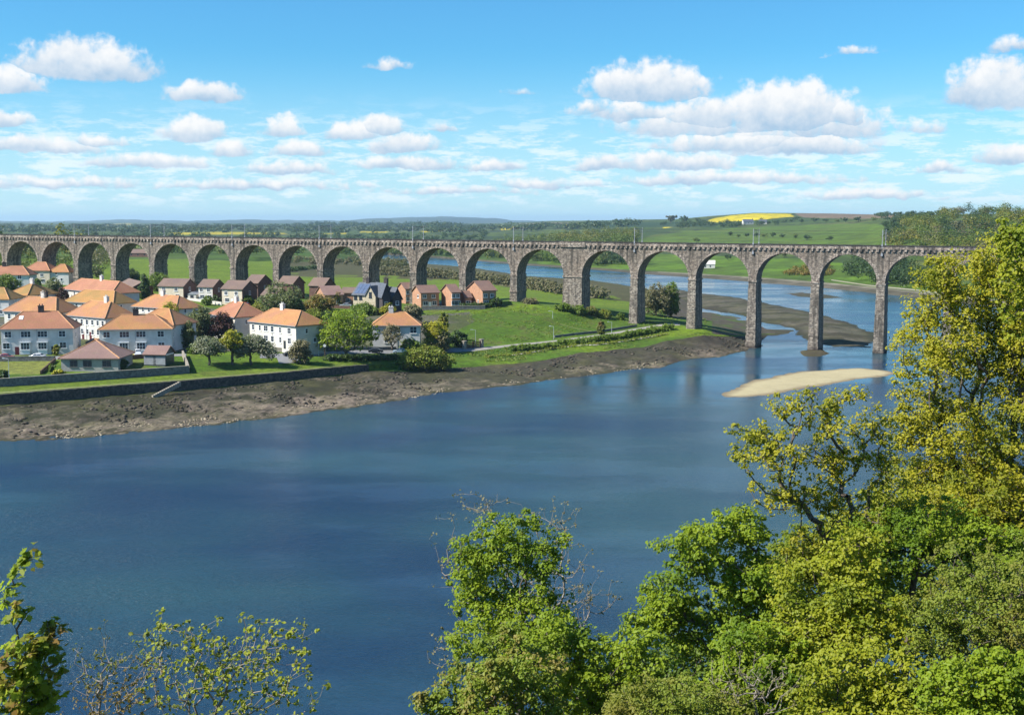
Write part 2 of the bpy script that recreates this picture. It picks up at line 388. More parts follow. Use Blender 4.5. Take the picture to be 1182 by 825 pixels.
m4 = LDs((-300, 269, 2200), (0, 269, 2200), (300, 269, 2300), (441, 270, 2300), (603, 271, 1900), (680, 271, 1600), (742, 270, 1500), (867, 272, 1250), (1001, 275, 1000), (1060, 272, 850), (1200, 265, 720), (1500, 250, 560))
m5 = LDs((-300, 261.5, 4000), (0, 261.5, 4000), (300, 261.5, 4200), (441, 262.5, 4000), (603, 262, 3200), (680, 259, 2600), (742, 259, 2300), (820, 258, 2000), (915, 256.5, 1900), (1001, 254, 1500), (1060, 255, 1100), (1200, 251, 900), (1500, 240, 700))
m6 = LDs((-300, 257, 7500), (0, 257, 7500), (300, 257.5, 7500), (441, 258, 7000), (560, 258, 5800), (640, 255, 4000), (700, 254.5, 3200), (742, 253.5, 2900), (780, 253, 2700), (820, 249.5, 2400), (870, 245.8, 2300), (915, 246, 2300), (960, 246.5, 2300), (1001, 247.5, 2200), (1040, 248, 1700), (1060, 248, 1500), (1120, 247, 1350), (1200, 246, 1200), (1500, 236, 900))
m0 = m1.copy(); m0[:, 1] -= 15; m0[:, 2] = np.where(m1[:, 2] < 4, -2, m1[:, 2] - 2)
m7 = m6.copy(); m7[:, 1] *= 1.25; m7[:, 2] = m6[:, 2] - .02 * m6[:, 1]
FL = [m0, m1, m2, m3, m4, m5, m6, m7]
YEL = (.95, .74, .010)
YE2 = (.66, .53, .02)
FZ = [  # (polygon in the photo, colour of the crop)
    ([(812, 258), (822, 252.5), (845, 248.5), (870, 246.4), (912, 246.9), (917, 250), (880, 253.5), (845, 256)], YEL),
    ([(918, 246.5), (960, 245), (1030, 245), (1034, 251), (990, 253), (925, 251)], (.30, .20, .14)),
    ([(192, 271), (197, 268.6), (260, 267.6), (330, 268.8), (330, 270.4)], YE2),
    ([(414, 268.4), (418, 266.9), (448, 267.2), (448, 268.8)], YE2), ([(330, 269.6), (372, 269.6), (400, 268.8), (400, 270.2)], YE2),
    ([(484, 267.), (527, 264.4), (529, 266), (490, 268.5)], YE2),
    ([(578, 263.5), (612, 258.8), (616, 262), (580, 266)], YEL),
    ([(650, 259.5), (668, 257.2), (672, 259.2), (652, 260.4)], YEL),
    ([(120, 259.5), (150, 257.2), (153, 260.2), (122, 260.8)], (.42, .38, .10)),
    ([(764, 262.6), (776, 260), (778, 262), (766, 263.6)], YEL),
    ([(598, 258), (640, 256.4), (670, 257), (660, 258.4), (600, 259.5)], (.19, .17, .09)),
    ([(690, 257.5), (820, 256), (822, 262), (690, 262.5)], (.03, .075, .028)),
    ([(735, 276), (790, 267), (900, 260.5), (1000, 258), (1060, 262), (1060, 290), (900, 284), (735, 284)], (.12, .20, .018)),
    ([(640, 262), (735, 265), (790, 262.5), (735, 276)], (.055, .10, .024)),
]
def f_col(X, Y, Z, T):
    px, py = proj(X, Y, Z)
    n = fbm(X * .004, Y * .0025, 51, 3); n2 = fbm(X * .02, Y * .02, 61, 4)
    cell = np.floor(n * 11) % 5
    pal = np.array([(.065, .115, .018), (.105, .16, .02), (.045, .08, .025), (.13, .155, .035), (.075, .135, .016)])
    C = pal[cell.astype(int)]
    edge = np.abs((n * 11) % 1 - .5) > .42
    C = np.where(edge[..., None], np.array((.02, .035, .014)), C)
    near = (T < 3)
    C = np.where(near[..., None], lerp(np.array((.13, .235, .014)), np.array((.09, .17, .014)), np.clip((n2 - .4) * 4, 0, 1)), C)
    C = np.where(((T < 3.) & (px < 620))[..., None], lerp(np.array((.075, .15, .015)), np.array((.10, .17, .02)), n2), C)
    for poly, c in FZ: C = np.where(inpoly(px + (n2 - .5) * 4, py, poly)[..., None], np.array(c), C)
    mud = (T < 2.02) & (px > 425)
    mc = lerp(np.array((.12, .095, .08)), np.array((.17, .14, .11)), n2)
    mc = np.where(((T > 1.75) & (px > 760))[..., None], np.array((.30, .26, .20)), mc)
    C = np.where(mud[..., None], mc, C)
    return C
def f_z(X, Y, Z, T):
    n = fbm(X * .01, Y * .01, 71, 4) - .5
    return Z + n * np.clip(T - 2, 0, 1) * np.clip(5 - T, 0, 1) * 3
fcol = (np.arange(-330, 1560, 2.6) - CX) / F / CT
loft('far_land', FL, [3, 14, 30, 34, 40, 40, 4], fcol, M['far_ground'], f_z, f_col)
def far_z(X, Y):
    Ys, Zs = knots(FL, np.array([X / Y])); return float(np.interp(Y, Ys[:, 0], Zs[:, 0]))
def far_place(px, py, h=0., y0=500., st=12., far=14000):
    lo = y0
    while lo < far:
        p = AtD(px, py, lo + st)
        if p.z - far_z(p.x, p.y) < h: break
        lo += st
    hi = lo + st
    for _ in range(26):
        m = (lo + hi) / 2; p = AtD(px, py, m)
        if p.z - far_z(p.x, p.y) < h: hi = m
        else: lo = m
    return AtD(px, py, lo)

# distant blue hills on the horizon
h1 = [(-400, 256), (-100, 255.6), (0, 255.2), (60, 256.6), (110, 255.6), (135, 254.6), (190, 255.4), (240, 255.2), (262, 254.2), (300, 254.2), (340, 255.4), (400, 255.2), (430, 253.4), (470, 251.6), (505, 250.6), (540, 251.6), (572, 252.6), (590, 255), (620, 256.2), (700, 256), (900, 257), (1600, 257)]
hx = (np.arange(-400, 1600, 4) - CX) / F / CT
ht = line([(x, y, 15500) for x, y in h1], 'd')
hz = np.interp(hx, ht[:, 0], ht[:, 2]) + 9 + (fbm(hx * 60, hx * 0, 5, 4) - .5) * 26
rows = []
for w, d in ((0., 9500.), (.35, 12500.), (.8, 14500.), (1., 15500.), (.7, 17500.), (0., 21000.)):
    rows.append(np.stack([hx * d, np.full_like(hx, d), -30 + (hz + 30) * w], 1))
V = np.vstack(rows); nn = fbm(V[:, 0] * .0012, V[:, 1] * .0012, 8, 4)
tag(np_mesh('hills', V, grid_faces(6, len(hx)), M['far_ground'], smooth=True, colors=lerp(np.array((.03, .06, .03)), np.array((.07, .10, .035)), np.clip((nn - .4) * 5, 0, 1))), kind='structure')

# ------------------------------------------------------------------ river, banks of sand and gravel
def river_material():
    m = D.materials.new('river_water'); m.use_nodes = True
    t = NT(m.node_tree); p = t.n['Principled BSDF']
    g = t.new('ShaderNodeNewGeometry').outputs['Position']
    slick = t.ramp(t.noise(t.mapv(g, (.010, .022, 1), (0, 0, .25)), 1., 6, .68), .38, .62)
    p.inputs['Base Color'].default_value = (.004, .024, .062, 1)
    c = t.mix(t.ramp(t.noise(t.mapv(g, (.012, .02, 1), (0, 0, -.3)), 1., 3), .35, .65), (.006, .030, .070), (.018, .062, .084))
    t.l.new(c, p.inputs['Base Color'])
    t.l.new(t.ramp(slick, 0, 1, .09, .22), p.inputs['Roughness']); p.inputs['IOR'].default_value = 1.33; p.inputs['Specular IOR Level'].default_value = .5
    w1 = t.noise(t.mapv(g, (.55, 1.15, 1), (0, 0, .5)), 1., 3, .55)
    w2 = t.noise(t.mapv(g, (2.1, 4.2, 1), (0, 0, .25)), 1., 3, .6)
    h = t.m('ADD', t.m('MULTIPLY', w1, 1.0), t.m('MULTIPLY', w2, .75))
    b = t.new('ShaderNodeBump'); b.inputs['Distance'].default_value = .16
    t.l.new(h, b.inputs['Height']); sy = t.new('ShaderNodeSeparateXYZ'); t.l.new(g, sy.inputs[0])
    wind = t.ramp(t.m('ADD', sy.outputs[1], t.m('MULTIPLY', t.noise(g, .012, 2), 90.)), 230, 400, 4.0, 1.0)
    t.l.new(t.m('MULTIPLY', t.ramp(slick, 0, 1, .14, .50), wind), b.inputs['Strength'])
    t.l.new(b.outputs[0], p.inputs['Normal'])
    return m
M['water'] = river_material()
tag(MB().add([(-5000, -800, 0), (5000, -800, 0), (5000, 7000, 0), (-5000, 7000, 0)], [(0, 1, 2, 3)]).build('river', M['water']), kind='structure')

def mound(name, pix, hgt, slope, step, colf, seed, noise=.5, rim=12, m='ground'):
    poly = np.array([G(x, y, 0)[:2] for x, y in pix])
    x0, y0 = poly.min(0) - rim; x1, y1 = poly.max(0) + rim
    X, Y = np.meshgrid(np.arange(x0, x1, step), np.arange(y0, y1, step * 1.6))
    ins = inpoly(X, Y, [tuple(p) for p in poly]); d = np.full(X.shape, 1e9)
    for i in range(len(poly)):
        p, q = poly[i], poly[(i + 1) % len(poly)]; e = q - p
        t = np.clip(((X - p[0]) * e[0] + (Y - p[1]) * e[1]) / (e @ e), 0, 1)
        d = np.minimum(d, np.hypot(X - p[0] - t * e[0], Y - p[1] - t * e[1]))
    d = np.where(ins, d, -d)
    n = fbm(X * .12, Y * .12, seed, 5) - .5; n2 = fbm(X * .5, Y * .5, seed + 9, 3) - .5
    Z = np.clip(d * slope, -1.2, hgt * (.55 + .45 * np.clip(d / 25, 0, 1))) + n * noise + n2 * noise * .4 - .02
    C = colf(Z, n + .5, n2 + .5)
    return tag(np_mesh(name, np.stack([X, Y, Z], -1).reshape(-1, 3), grid_faces(*X.shape), M[m], smooth=True, colors=C.reshape(-1, 3)), kind='structure')
mound('sandbank', [(826, 458), (835, 453), (862, 442), (892, 433), (923, 428.5), (960, 426), (994, 424.5), (1022, 427.5), (1036, 431), (1024, 434.5), (994, 437.5), (948, 445.5), (902, 453.5), (868, 458.5), (840, 460)], .34, .040, .8,
      lambda Z, n, n2: lerp(lerp(np.array((.40, .335, .195)), np.array((.47, .40, .24)), n), np.array((.21, .16, .10)), np.clip((.13 - Z) * 9, 0, 1)), 4, .17, m='sand')
mound('gravel_bar', [(760, 334), (790, 335), (807, 338.5), (830, 341), (854, 344), (892, 352), (920, 357.5), (948, 363), (975, 371), (994, 379), (1006, 383), (1012, 392), (1003, 401), (960, 400), (930, 393), (915, 379), (880, 372), (854, 363), (806, 355.5), (785, 349)], 1.7, .10, 1.1,
      lambda Z, n, n2: lerp(lerp(np.array((.14, .12, .09)), np.array((.065, .055, .038)), np.clip((n - .42) * 7, 0, 1)), np.array((.045, .038, .028)), np.clip((.3 - Z) * 4, 0, 1)), 14, .8)
mound('rock_ledge', [(922, 405), (936, 403), (950, 404), (958, 408), (946, 411.5), (930, 411)], .5, .2, .5,
      lambda Z, n, n2: lerp(np.array((.13, .085, .065)), np.array((.08, .06, .045)), n), 24, .4, 6)
mound('weed_bank', [(872, 383), (895, 380), (916, 381), (912, 385), (890, 388)], .5, .15, .7,
      lambda Z, n, n2: lerp(np.array((.10, .08, .06)), np.array((.05, .045, .032)), n), 34, .5, 8)
mound('mud_islet', [(903, 338.5), (925, 337), (955, 340), (972, 344), (950, 344.5), (925, 342.5)], .35, .03, 1.6,
      lambda Z, n, n2: lerp(np.array((.11, .09, .075)), np.array((.07, .06, .05)), n), 44, .35, 10)

# ------------------------------------------------------------------ camera bank (the slope we stand on)
shore = np.array([(-420, -20), (-60, 66), (0, 84), (60, 104), (130, 165), (240, 262), (420, 330), (700, 420)], float)
def bank_z(X, Y):
    X = np.asarray(X, float); Y = np.asarray(Y, float); d = np.full(X.shape, 1e9)
    for i in range(len(shore) - 1):
        p, q = shore[i], shore[i + 1]; e = q - p
        t = np.clip(((X - p[0]) * e[0] + (Y - p[1]) * e[1]) / (e @ e), 0, 1)
        d = np.minimum(d, np.hypot(X - p[0] - t * e[0], Y - p[1] - t * e[1]))
    ys = np.interp(X, shore[:, 0], shore[:, 1]); d = np.where(Y > ys, -d, d)
    z = np.clip(d, -4, 1e3) * .545
    n = fbm(X * .06, Y * .06, 77, 4) - .5
    return np.minimum(z, 42.2 + d * .004) + n * 1.6 * np.clip(d / 10, 0, 1)
X, Y = np.meshgrid(np.linspace(-380, 620, 260), np.linspace(-160, 420, 180)); Z = bank_z(X, Y)
tag(np_mesh('hillside', np.stack([X, Y, Z], -1).reshape(-1, 3), grid_faces(*X.shape), M['ground'], smooth=True,
            colors=lerp(np.array((.03, .05, .012)), np.array((.06, .075, .02)), fbm(X * .1, Y * .1, 5)).reshape(-1, 3)), kind='structure')
#PART2
# ------------------------------------------------------------------ camera, sun, sky
cam = D.objects.new('camera', D.cameras.new('camera')); COL.objects.link(cam); SC.camera = cam
cam.location = (0, 0, H); cam.rotation_euler = (math.pi / 2 - TH, 0, 0)
cam.data.sensor_width = 36; cam.data.lens = F / 1182 * 36; cam.data.clip_start = .5; cam.data.clip_end = 60000
SUN_AZ = math.atan2(-.96, -.28); SUN_EL = R(43)         # azimuth measured from +Y towards +X
sun = D.objects.new('sun', D.lights.new('sun', 'SUN')); COL.objects.link(sun)
sun.data.energy = 5.0; sun.data.angle = R(.5); sun.data.color = (1, .955, .88)
sd = Vector((math.sin(SUN_AZ) * math.cos(SUN_EL), math.cos(SUN_AZ) * math.cos(SUN_EL), math.sin(SUN_EL)))
sun.rotation_euler = sd.to_track_quat('Z', 'Y').to_euler(); sun.location = (0, 0, 300)

W = D.worlds.new('World'); SC.world = W; W.use_nodes = True
t = NT(W.node_tree); bg = t.n['Background']
sky = t.new('ShaderNodeTexSky', sky_type='NISHITA'); sky.sun_disc = False; sky.sun_elevation = SUN_EL; sky.sun_rotation = SUN_AZ
sky.air_density = 1.0; sky.dust_density = .4; sky.ozone_density = 2.2; sky.altitude = 0
dirv = t.new('ShaderNodeTexCoord').outputs['Generated']
sp = t.new('ShaderNodeSeparateXYZ'); t.l.new(dirv, sp.inputs[0])
az = t.m('ARCTAN2', sp.outputs[0], sp.outputs[1]); el = t.m('ARCSINE', sp.outputs[2])
# cumulus: flat-bottomed puffs at given bearings, torn by noise
def warp(seed, scale):
    n = t.new('ShaderNodeTexNoise'); n.inputs['Scale'].default_value = scale; n.inputs['Detail'].default_value = 6; n.inputs['Roughness'].default_value = .58
    off = t.new('ShaderNodeVectorMath', operation='ADD'); t.l.new(dirv, off.inputs[0]); off.inputs[1].default_value = (seed, seed * .7, 0)
    t.l.new(off.outputs[0], n.inputs['Vector']); return n.outputs
wn = warp(1.7, 40.)['Color']; ws = t.new('ShaderNodeSeparateXYZ'); t.l.new(wn, ws.inputs[0])
azw = t.m('ADD', az, t.m('MULTIPLY', t.m('SUBTRACT', ws.outputs[0], .5), .017))
elw = t.m('ADD', el, t.m('MULTIPLY', t.m('SUBTRACT', ws.outputs[1], .5), .013))
PUFFS = [  # photo x, photo y of the base, half width, height above the base, strength
    (100, 82, 84, 40, 1), (10, 100, 48, 24, .9), (236, 112, 48, 22, 1), (225, 157, 44, 24, 1), (325, 152, 30, 20, .95), (345, 177, 36, 19, .95),
    (405, 157, 40, 21, .9), (442, 151, 34, 19, .9), (468, 172, 48, 20, 1), (268, 178, 28, 17, .9), (512, 150, 18, 12, .8), (450, 78, 34, 11, .62), (5, 142, 32, 17, .95),
    (45, 172, 70, 18, .9), (170, 190, 80, 15, .85), (335, 198, 60, 14, .85), (475, 192, 78, 14, .85), (575, 194, 36, 12, .8), (110, 165, 40, 12, .7),
    (750, 108, 84, 42, 1), (730, 134, 60, 20, .85), (905, 140, 92, 54, 1), (815, 140, 70, 38, .9), (975, 140, 30, 30, .9), (860, 170, 130, 24, .85), (780, 192, 84, 20, .85), (930, 174, 84, 24, .9),
    (690, 193, 36, 15, .9), (1150, 112, 62, 50, 1), (1170, 56, 30, 18, .65), (1165, 184, 40, 20, .9), (1060, 150, 40, 16, .5), (990, 62, 34, 9, .42), (1085, 198, 30, 12, .75), (600, 108, 30, 7, .4),
    (880, 168, 150, 44, .62), (800, 150, 105, 34, .75), (960, 152, 80, 36, .7), (690, 130, 40, 18, .6),
    (850, 210, 150, 14, .75), (1000, 228, 90, 11, .7), (640, 215, 90, 11, .6), (300, 216, 150, 11, .6), (60, 214, 110, 12, .65), (520, 222, 100, 10, .55)]
Dn, Tn = None, None
for px, pyb, hw, hh, st in PUFFS:
    dx, dy, dz = ray(px, pyb); a0 = math.atan2(dx, dy); e0 = math.asin(dz / math.sqrt(dx * dx + dy * dy + dz * dz))
    da = t.m('MULTIPLY', t.m('SUBTRACT', azw, a0), F / hw)
    de = t.m('SUBTRACT', elw, e0)
    up = t.m('MULTIPLY', de, F / hh); dn = t.m('MULTIPLY', de, -F / (hh * .30))
    e2 = t.m('MAXIMUM', up, dn)
    d = t.m('MULTIPLY', t.m('SUBTRACT', 1., t.m('ADD', t.m('MULTIPLY', da, da), t.m('MULTIPLY', e2, e2))), st)
    if Dn is None: Dn, Tn = d, up
    else:
        g_ = t.m('GREATER_THAN', d, Dn)
        Tn = t.m('ADD', t.m('MULTIPLY', up, g_), t.m('MULTIPLY', Tn, t.m('SUBTRACT', 1., g_)))
        Dn = t.m('MAXIMUM', d, Dn)
fine = warp(5.1, 85.)['Fac']
dens = t.m('ADD', Dn, t.m('MULTIPLY', t.m('SUBTRACT', fine, .52), 1.7))
mask = t.ramp(dens, -.02, .62)
# small flat clouds crowding towards the horizon
lay = t.new('ShaderNodeCombineXYZ'); t.l.new(t.m('MULTIPLY', az, 15.), lay.inputs[0]); t.l.new(t.m('MULTIPLY', el, 66.), lay.inputs[1])
ln = t.new('ShaderNodeTexNoise'); ln.inputs['Scale'].default_value = 1.6; ln.inputs['Detail'].default_value = 8; ln.inputs['Roughness'].default_value = .70; t.l.new(lay.outputs[0], ln.inputs['Vector'])
win = t.m('MULTIPLY', t.ramp(el, .004, .02), t.ramp(el, .105, .045))
lmask = t.m('MULTIPLY', t.ramp(ln.outputs['Fac'], .46, .60), t.m('MULTIPLY', win, .8))
# the rest of the sky dome (outside the view) carries scattered cumulus too
pl = t.new('ShaderNodeVectorMath', operation='DIVIDE'); cz = t.new('ShaderNodeCombineXYZ'); zz = t.m('MAXIMUM', sp.outputs[2], .03)
for i in range(3): t.l.new(zz, cz.inputs[i])
t.l.new(dirv, pl.inputs[0]); t.l.new(cz.outputs[0], pl.inputs[1])
on = t.new('ShaderNodeTexNoise'); on.inputs['Scale'].default_value = .5; on.inputs['Detail'].default_value = 6; t.l.new(pl.outputs[0], on.inputs['Vector'])
omask = t.m('MULTIPLY', t.ramp(on.outputs['Fac'], .57, .70), t.m('MULTIPLY', t.ramp(el, .20, .3), .8))
mid = warp(9.3, 26.)['Fac']
top = t.m('ADD', t.m('MULTIPLY', t.ramp(Tn, -.25, .62), .78), t.m('MULTIPLY', t.m('SUBTRACT', t.m('ADD', fine, mid), .82), .95), clamp=True)
CLD = 8.5
ccol = t.mix(top, (.41 * CLD, .59 * CLD, .79 * CLD), (1.0 * CLD, 1.0 * CLD, 1.0 * CLD))
skyc = t.mix(1., sky.outputs[0], (.43, 1.04, 1.38), 'MULTIPLY')
skyc = t.mix(t.ramp(el, .14, .0, 0., .60), skyc, (6.3, 8.3, 9.9))
c = t.mix(t.m('MULTIPLY', lmask, .9), skyc, (8.0, 8.8, 9.4))
c = t.mix(t.m('MULTIPLY', omask, .9), c, (8.2, 8.5, 8.8))
c = t.mix(t.m('MULTIPLY', mask, .96), c, ccol)
t.l.new(c, bg.inputs[0]); bg.inputs[1].default_value = .069
W.cycles.sampling_method = 'MANUAL'; W.cycles.sample_map_resolution = 512
SC.view_settings.view_transform = 'Standard'; SC.view_settings.look = 'None'; SC.view_settings.exposure = .78; SC.view_settings.gamma = 1
SC.cycles.max_bounces = 6; SC.cycles.transparent_max_bounces = 4; SC.cycles.volume_bounces = 0
SC.cycles.diffuse_bounces = 3; SC.cycles.glossy_bounces = 3; SC.cycles.transmission_bounces = 4
SC.cycles.use_denoising = True

# ------------------------------------------------------------------ railway viaduct
VX, VY, VPH, VZ, VG, VS, VW = -194.9, 543.1, -.4197, 37.16, .0044, 24.72, 8.3
P, WX, HP = 21.4, 4.6, 1.28
via = empty('railway_viaduct', (VX, VY, 0), label='long stone railway viaduct of many round arches crossing the river', cat='viaduct')
via.rotation_euler = Matrix.Rotation(VPH, 3, 'Z').to_euler()
via.rotation_euler = (Matrix.Rotation(VPH, 3, 'Z') @ Matrix.Rotation(math.asin(VG), 3, 'Y')).to_euler()
def vpos(s, tt=0, z=0): return Vector((VX, VY, 0)) + Matrix.Rotation(VPH, 3, 'Z') @ Matrix.Rotation(math.asin(VG), 3, 'Y') @ Vector((s, tt, z))
def sk(k): return k * P + (WX / 2 if k == 11 else (WX if k > 11 else 0))
def masonry(name, sc, c1, c2, mort, var):
    m = D.materials.new(name); m.use_nodes = True
    t = NT(m.node_tree); p = t.n['Principled BSDF']
    tc = t.new('ShaderNodeTexCoord'); tc.object = via
    s = t.new('ShaderNodeSeparateXYZ'); t.l.new(tc.outputs['Object'], s.inputs[0])
    ds = t.m('MULTIPLY', t.m('SUBTRACT', t.noise(tc.outputs['Object'], .9, 2), .5), .9)
    cb = t.new('ShaderNodeCombineXYZ'); t.l.new(t.m('ADD', s.outputs[0], t.m('MULTIPLY', s.outputs[1], 1.13)), cb.inputs[0]); t.l.new(t.m('ADD', s.outputs[2], ds), cb.inputs[1])
    br = t.new('ShaderNodeTexBrick'); t.l.new(cb.outputs[0], br.inputs[0]); br.inputs['Scale'].default_value = sc
    br.inputs['Color1'].default_value = (*c1, 1); br.inputs['Color2'].default_value = (*c2, 1); br.inputs['Mortar'].default_value = (*mort, 1)
    br.inputs['Brick Width'].default_value = 1.25; br.inputs['Row Height'].default_value = .55; br.inputs['Mortar Size'].default_value = .06; br.inputs['Mortar Smooth'].default_value = .4; br.inputs['Bias'].default_value = -.15
    o = tc.outputs['Object']
    c = t.mix(t.ramp(t.noise(o, .16, 4, .65), .35, .68, 0, .7), br.outputs['Color'], var)
    c = t.mix(t.ramp(t.noise(o, 1.1, 5, .7), .34, .62, .75, 0), c, (.055, .045, .042))
    c = t.mix(t.ramp(t.noise(t.mapv(o, (.9, .9, .07)), 1., 4), .46, .66, 0, .8), c, (.075, .066, .055))
    c = t.mix(t.ramp(t.noise(o, 1.5, 3, .6), .60, .72, 0, .55), c, (.52, .47, .40))
    wet = t.ramp(t.m('ADD', s.outputs[2], t.m('MULTIPLY', t.noise(o, .8, 2), 1.6)), 2.2, 4.0, .82, 0)
    c = t.mix(wet, c, (.035, .025, .022))
    t.l.new(c, p.inputs['Base Color']); p.inputs['Roughness'].default_value = .95; p.inputs['Specular IOR Level'].default_value = .15
    b = t.new('ShaderNodeBump'); b.inputs['Strength'].default_value = .9; b.inputs['Distance'].default_value = .28
    hh = t.m('ADD', t.m('MULTIPLY', br.outputs['Fac'], -.7), t.noise(o, 1.6, 4, .6)); t.l.new(hh, b.inputs['Height']); t.l.new(b.outputs[0], p.inputs['Normal'])
    return m
M['stone_pier'] = masonry('rough_ashlar', .95, (.52, .445, .355), (.25, .21, .17), (.11, .095, .08), (.36, .295, .23))
M['stone_arch'] = masonry('rubble_masonry', 1.8, (.50, .42, .33), (.25, .205, .165), (.12, .10, .082), (.38, .295, .225))
M['stone_trim'] = masonry('dressed_stone', .9, (.58, .49, .40), (.42, .34, .27), (.17, .14, .12), (.46, .36, .28))

def bay_mesh(L, n=26):
    """spandrels and barrel of one arch, pier centre to pier centre, local x 0..L"""
    mb = MB(); r = L / 2 - HP; cx = L / 2; zt = VZ - 1.95
    an = [math.pi - math.pi * i / n for i in range(n + 1)]
    arc = [(cx + r * math.cos(a), VS + r * math.sin(a)) for a in an]
    for y, fl in ((0, 0), (VW, 1)):
        vs = []; fs = []
        vs += [(0, y, VS), (0, y, zt)]
        for x, z in arc: vs += [(x, y, z), (x, y, zt)]
        vs += [(L, y, VS), (L, y, zt)]
        for i in range(len(vs) // 2 - 1):
            a = 2 * i; q = (a, a + 2, a + 3, a + 1); fs.append(q if not fl else q[::-1])
        mb.add(vs, fs)
    vs = []; fs = []
    for x, z in arc: vs += [(x, 0, z), (x, VW, z)]
    for i in range(n): a = 2 * i; fs.append((a, a + 1, a + 3, a + 2))
    mb.add(vs, fs)
    return mb
def ring_mesh(L, y0, y1, n=26):
    mb = MB(); r = L / 2 - HP; cx = L / 2
    if 1:
        for i in range(n):
            a, b = math.pi * (n - i - .04) / n, math.pi * (n - i - .96) / n; ro = r + .95 + (.14 if i % 2 else 0)
            pts = [(cx + q * math.cos(w), VS + .02 + q * math.sin(w)) for q, w in ((r - .03, a), (r - .03, b), (ro, b), (ro, a))]
            mb.prism(pts, y0, y1)
    return mb
first = None
for k in range(-6, 23):
    x = sk(k) if k != 11 else sk(11) + WX / 2
    if k == 10: x = sk(10)
    if first is None:
        first = bay_mesh(P).build('arch', M['stone_arch'], via); rgs = [ring_mesh(P, *yy).build('arch_ring', M['stone_trim'], first) for yy in ((-.07, .2), (VW - .2, VW + .07))]; o = first
    else:
        o = first.copy(); COL.objects.link(o); o.parent = via
        for rg in rgs: q = rg.copy(); COL.objects.link(q); q.parent = o
    o.location = (x, 0, 0)
MB().box(sk(10) + P, sk(11) + WX / 2, 0, VW, VS, VZ - 1.95).build('pier_block', M['stone_arch'], via)

def pier(k, zb, wide=0.):
    mb = MB(); r_ = random.Random(100 + k); h = VS - zb; z = zb; ht = 1.05
    hw0 = HP + wide
    while z < VS - .02:
        z1 = min(z + ht, VS); f = (VS - z) / 20.
        e = .03 + .34 * max(f, 0) + (.5 if z < zb + 1.5 else 0) + r_.uniform(-.07, .09)
        e2 = .08 + .7 * max(f, 0) + (.5 if z < zb + 1.5 else 0) + r_.uniform(-.07, .09)
        mb.box(-hw0 - e, hw0 + e, -e2, VW + e2, z, z1); z = z1
    o = mb.build('pier', M['stone_pier'], via); o.location = (sk(k), 0, 0)
    s = MB()
    s.box(-hw0 - .30, hw0 + .30, -.34, VW + .34, VS - .55, VS + .02).build('string_course', M['stone_trim'], o)
    if k < 11 and not wide:
        s = MB(); e = .03 + .34 * 6 / 20 + .24
        s.box(-hw0 - e, hw0 + e, -e - .2, VW + e + .2, VS - 6.6, VS - 6.0); s.build('string_course', M['stone_trim'], o)
    return o
for k in range(-6, 23):
    p0 = vpos(sk(k)); p1 = vpos(sk(k), VW)
    if k <= 14:
        zb = min(ground_z(p0.x, p0.y), ground_z(p1.x, p1.y)) - 2.5
        if k == 14: zb = -2
    else: zb = -2.5
    if k > 18: zb = max(zb, float(bank_z(p0.x, p0.y)) - 3)
    pier(k, zb + VG * sk(k), WX / 2 if k == 11 else 0.)
s0, s1 = sk(-6), sk(22) + P
MB().box(s0, s1, -.42, VW + .42, VZ - 1.25, VZ - 1.0).box(s0, s1, -.30, .15, VZ - 1.0, VZ - .12).box(s0, s1, VW - .15, VW + .30, VZ - 1.0, VZ - .12).build('parapet', M['stone_trim'], via)
MB().box(s0, s1, -.44, .22, VZ - .12, VZ + .02).box(s0, s1, VW - .22, VW + .44, VZ - .12, VZ + .02).build('parapet_coping', M['chimney_dark'], via)
MB().box(s0, s1, .15, VW - .15, VZ - 1.9, VZ - .95).build('track_bed', M['ballast'], via)
mb = MB(); x = s0
while x < s1:
    if not (sk(11) - 5.2 < x < sk(11) + 4.6):
        for y0, y1 in ((-.42, .0), (VW, VW + .42)): mb.box(x, x + .85, y0, y1, VZ - 2.05, VZ - 1.252)
    x += 1.78
mb.box(s0, s1, 0, .08, VZ - 1.95, VZ - 1.252).box(s0, s1, VW - .08, VW, VZ - 1.95, VZ - 1.252)
mb.build('corbel_table', M['stone_trim'], via)
mb = MB(); mb.box(sk(11) - 5., sk(11) + 5., -.45, -.02, VZ - 1.94, VZ - 1.26).box(sk(11) - 5., sk(11) + 5., -.52, -.31, VZ - 1.24, VZ - .125); mb.build('parapet_panel', M['stone_trim'], via)
rl = MB()
for y in (1.6, 3.03, 5.3, 6.73): rl.box(s0, s1, y, y + .08, VZ - .95, VZ - .80)
rl.build('rail', M['mast'], via)

# overhead line gantries: every second pier
def gantry():
    g = empty('catenary_gantry'); tag(g, None, 'gantry', 'overhead line gantries along the viaduct')
    zt = VZ + 5.3
    for y, sg in ((-.25, -1), (VW + .25, 1)):
        mb = MB(); mb.box(-.09, .09, y - .09, y + .09, VZ - 3.2, zt); mb.box(-.3, .3, y - .22, y + .22, VZ - 3.4, VZ - 2.6)
        mb.box(-.2, .2, y - .2, y + .2, VZ - .2, VZ + .5)
        mb.build('mast', M['lead'], g)
        a = MB(); yi = y - sg * 2.4
        a.tube((0, y, zt - .9), (0, yi, zt - .5), .05, .05).tube((0, y, zt - 1.9), (0, yi, zt - 1.5), .04, .04).tube((0, yi, zt - .4), (0, yi, zt - 1.6), .04, .04)
        a.build('bracket', M['lead'], g)
    MB().tube((0, -.25, zt - .35), (0, VW + .25, zt - .35), .07, .07).tube((0, -.25, zt - .85), (0, VW + .25, zt - .85), .05, .05).build('cross_beam', M['mast'], g)
    return g
base = gantry()
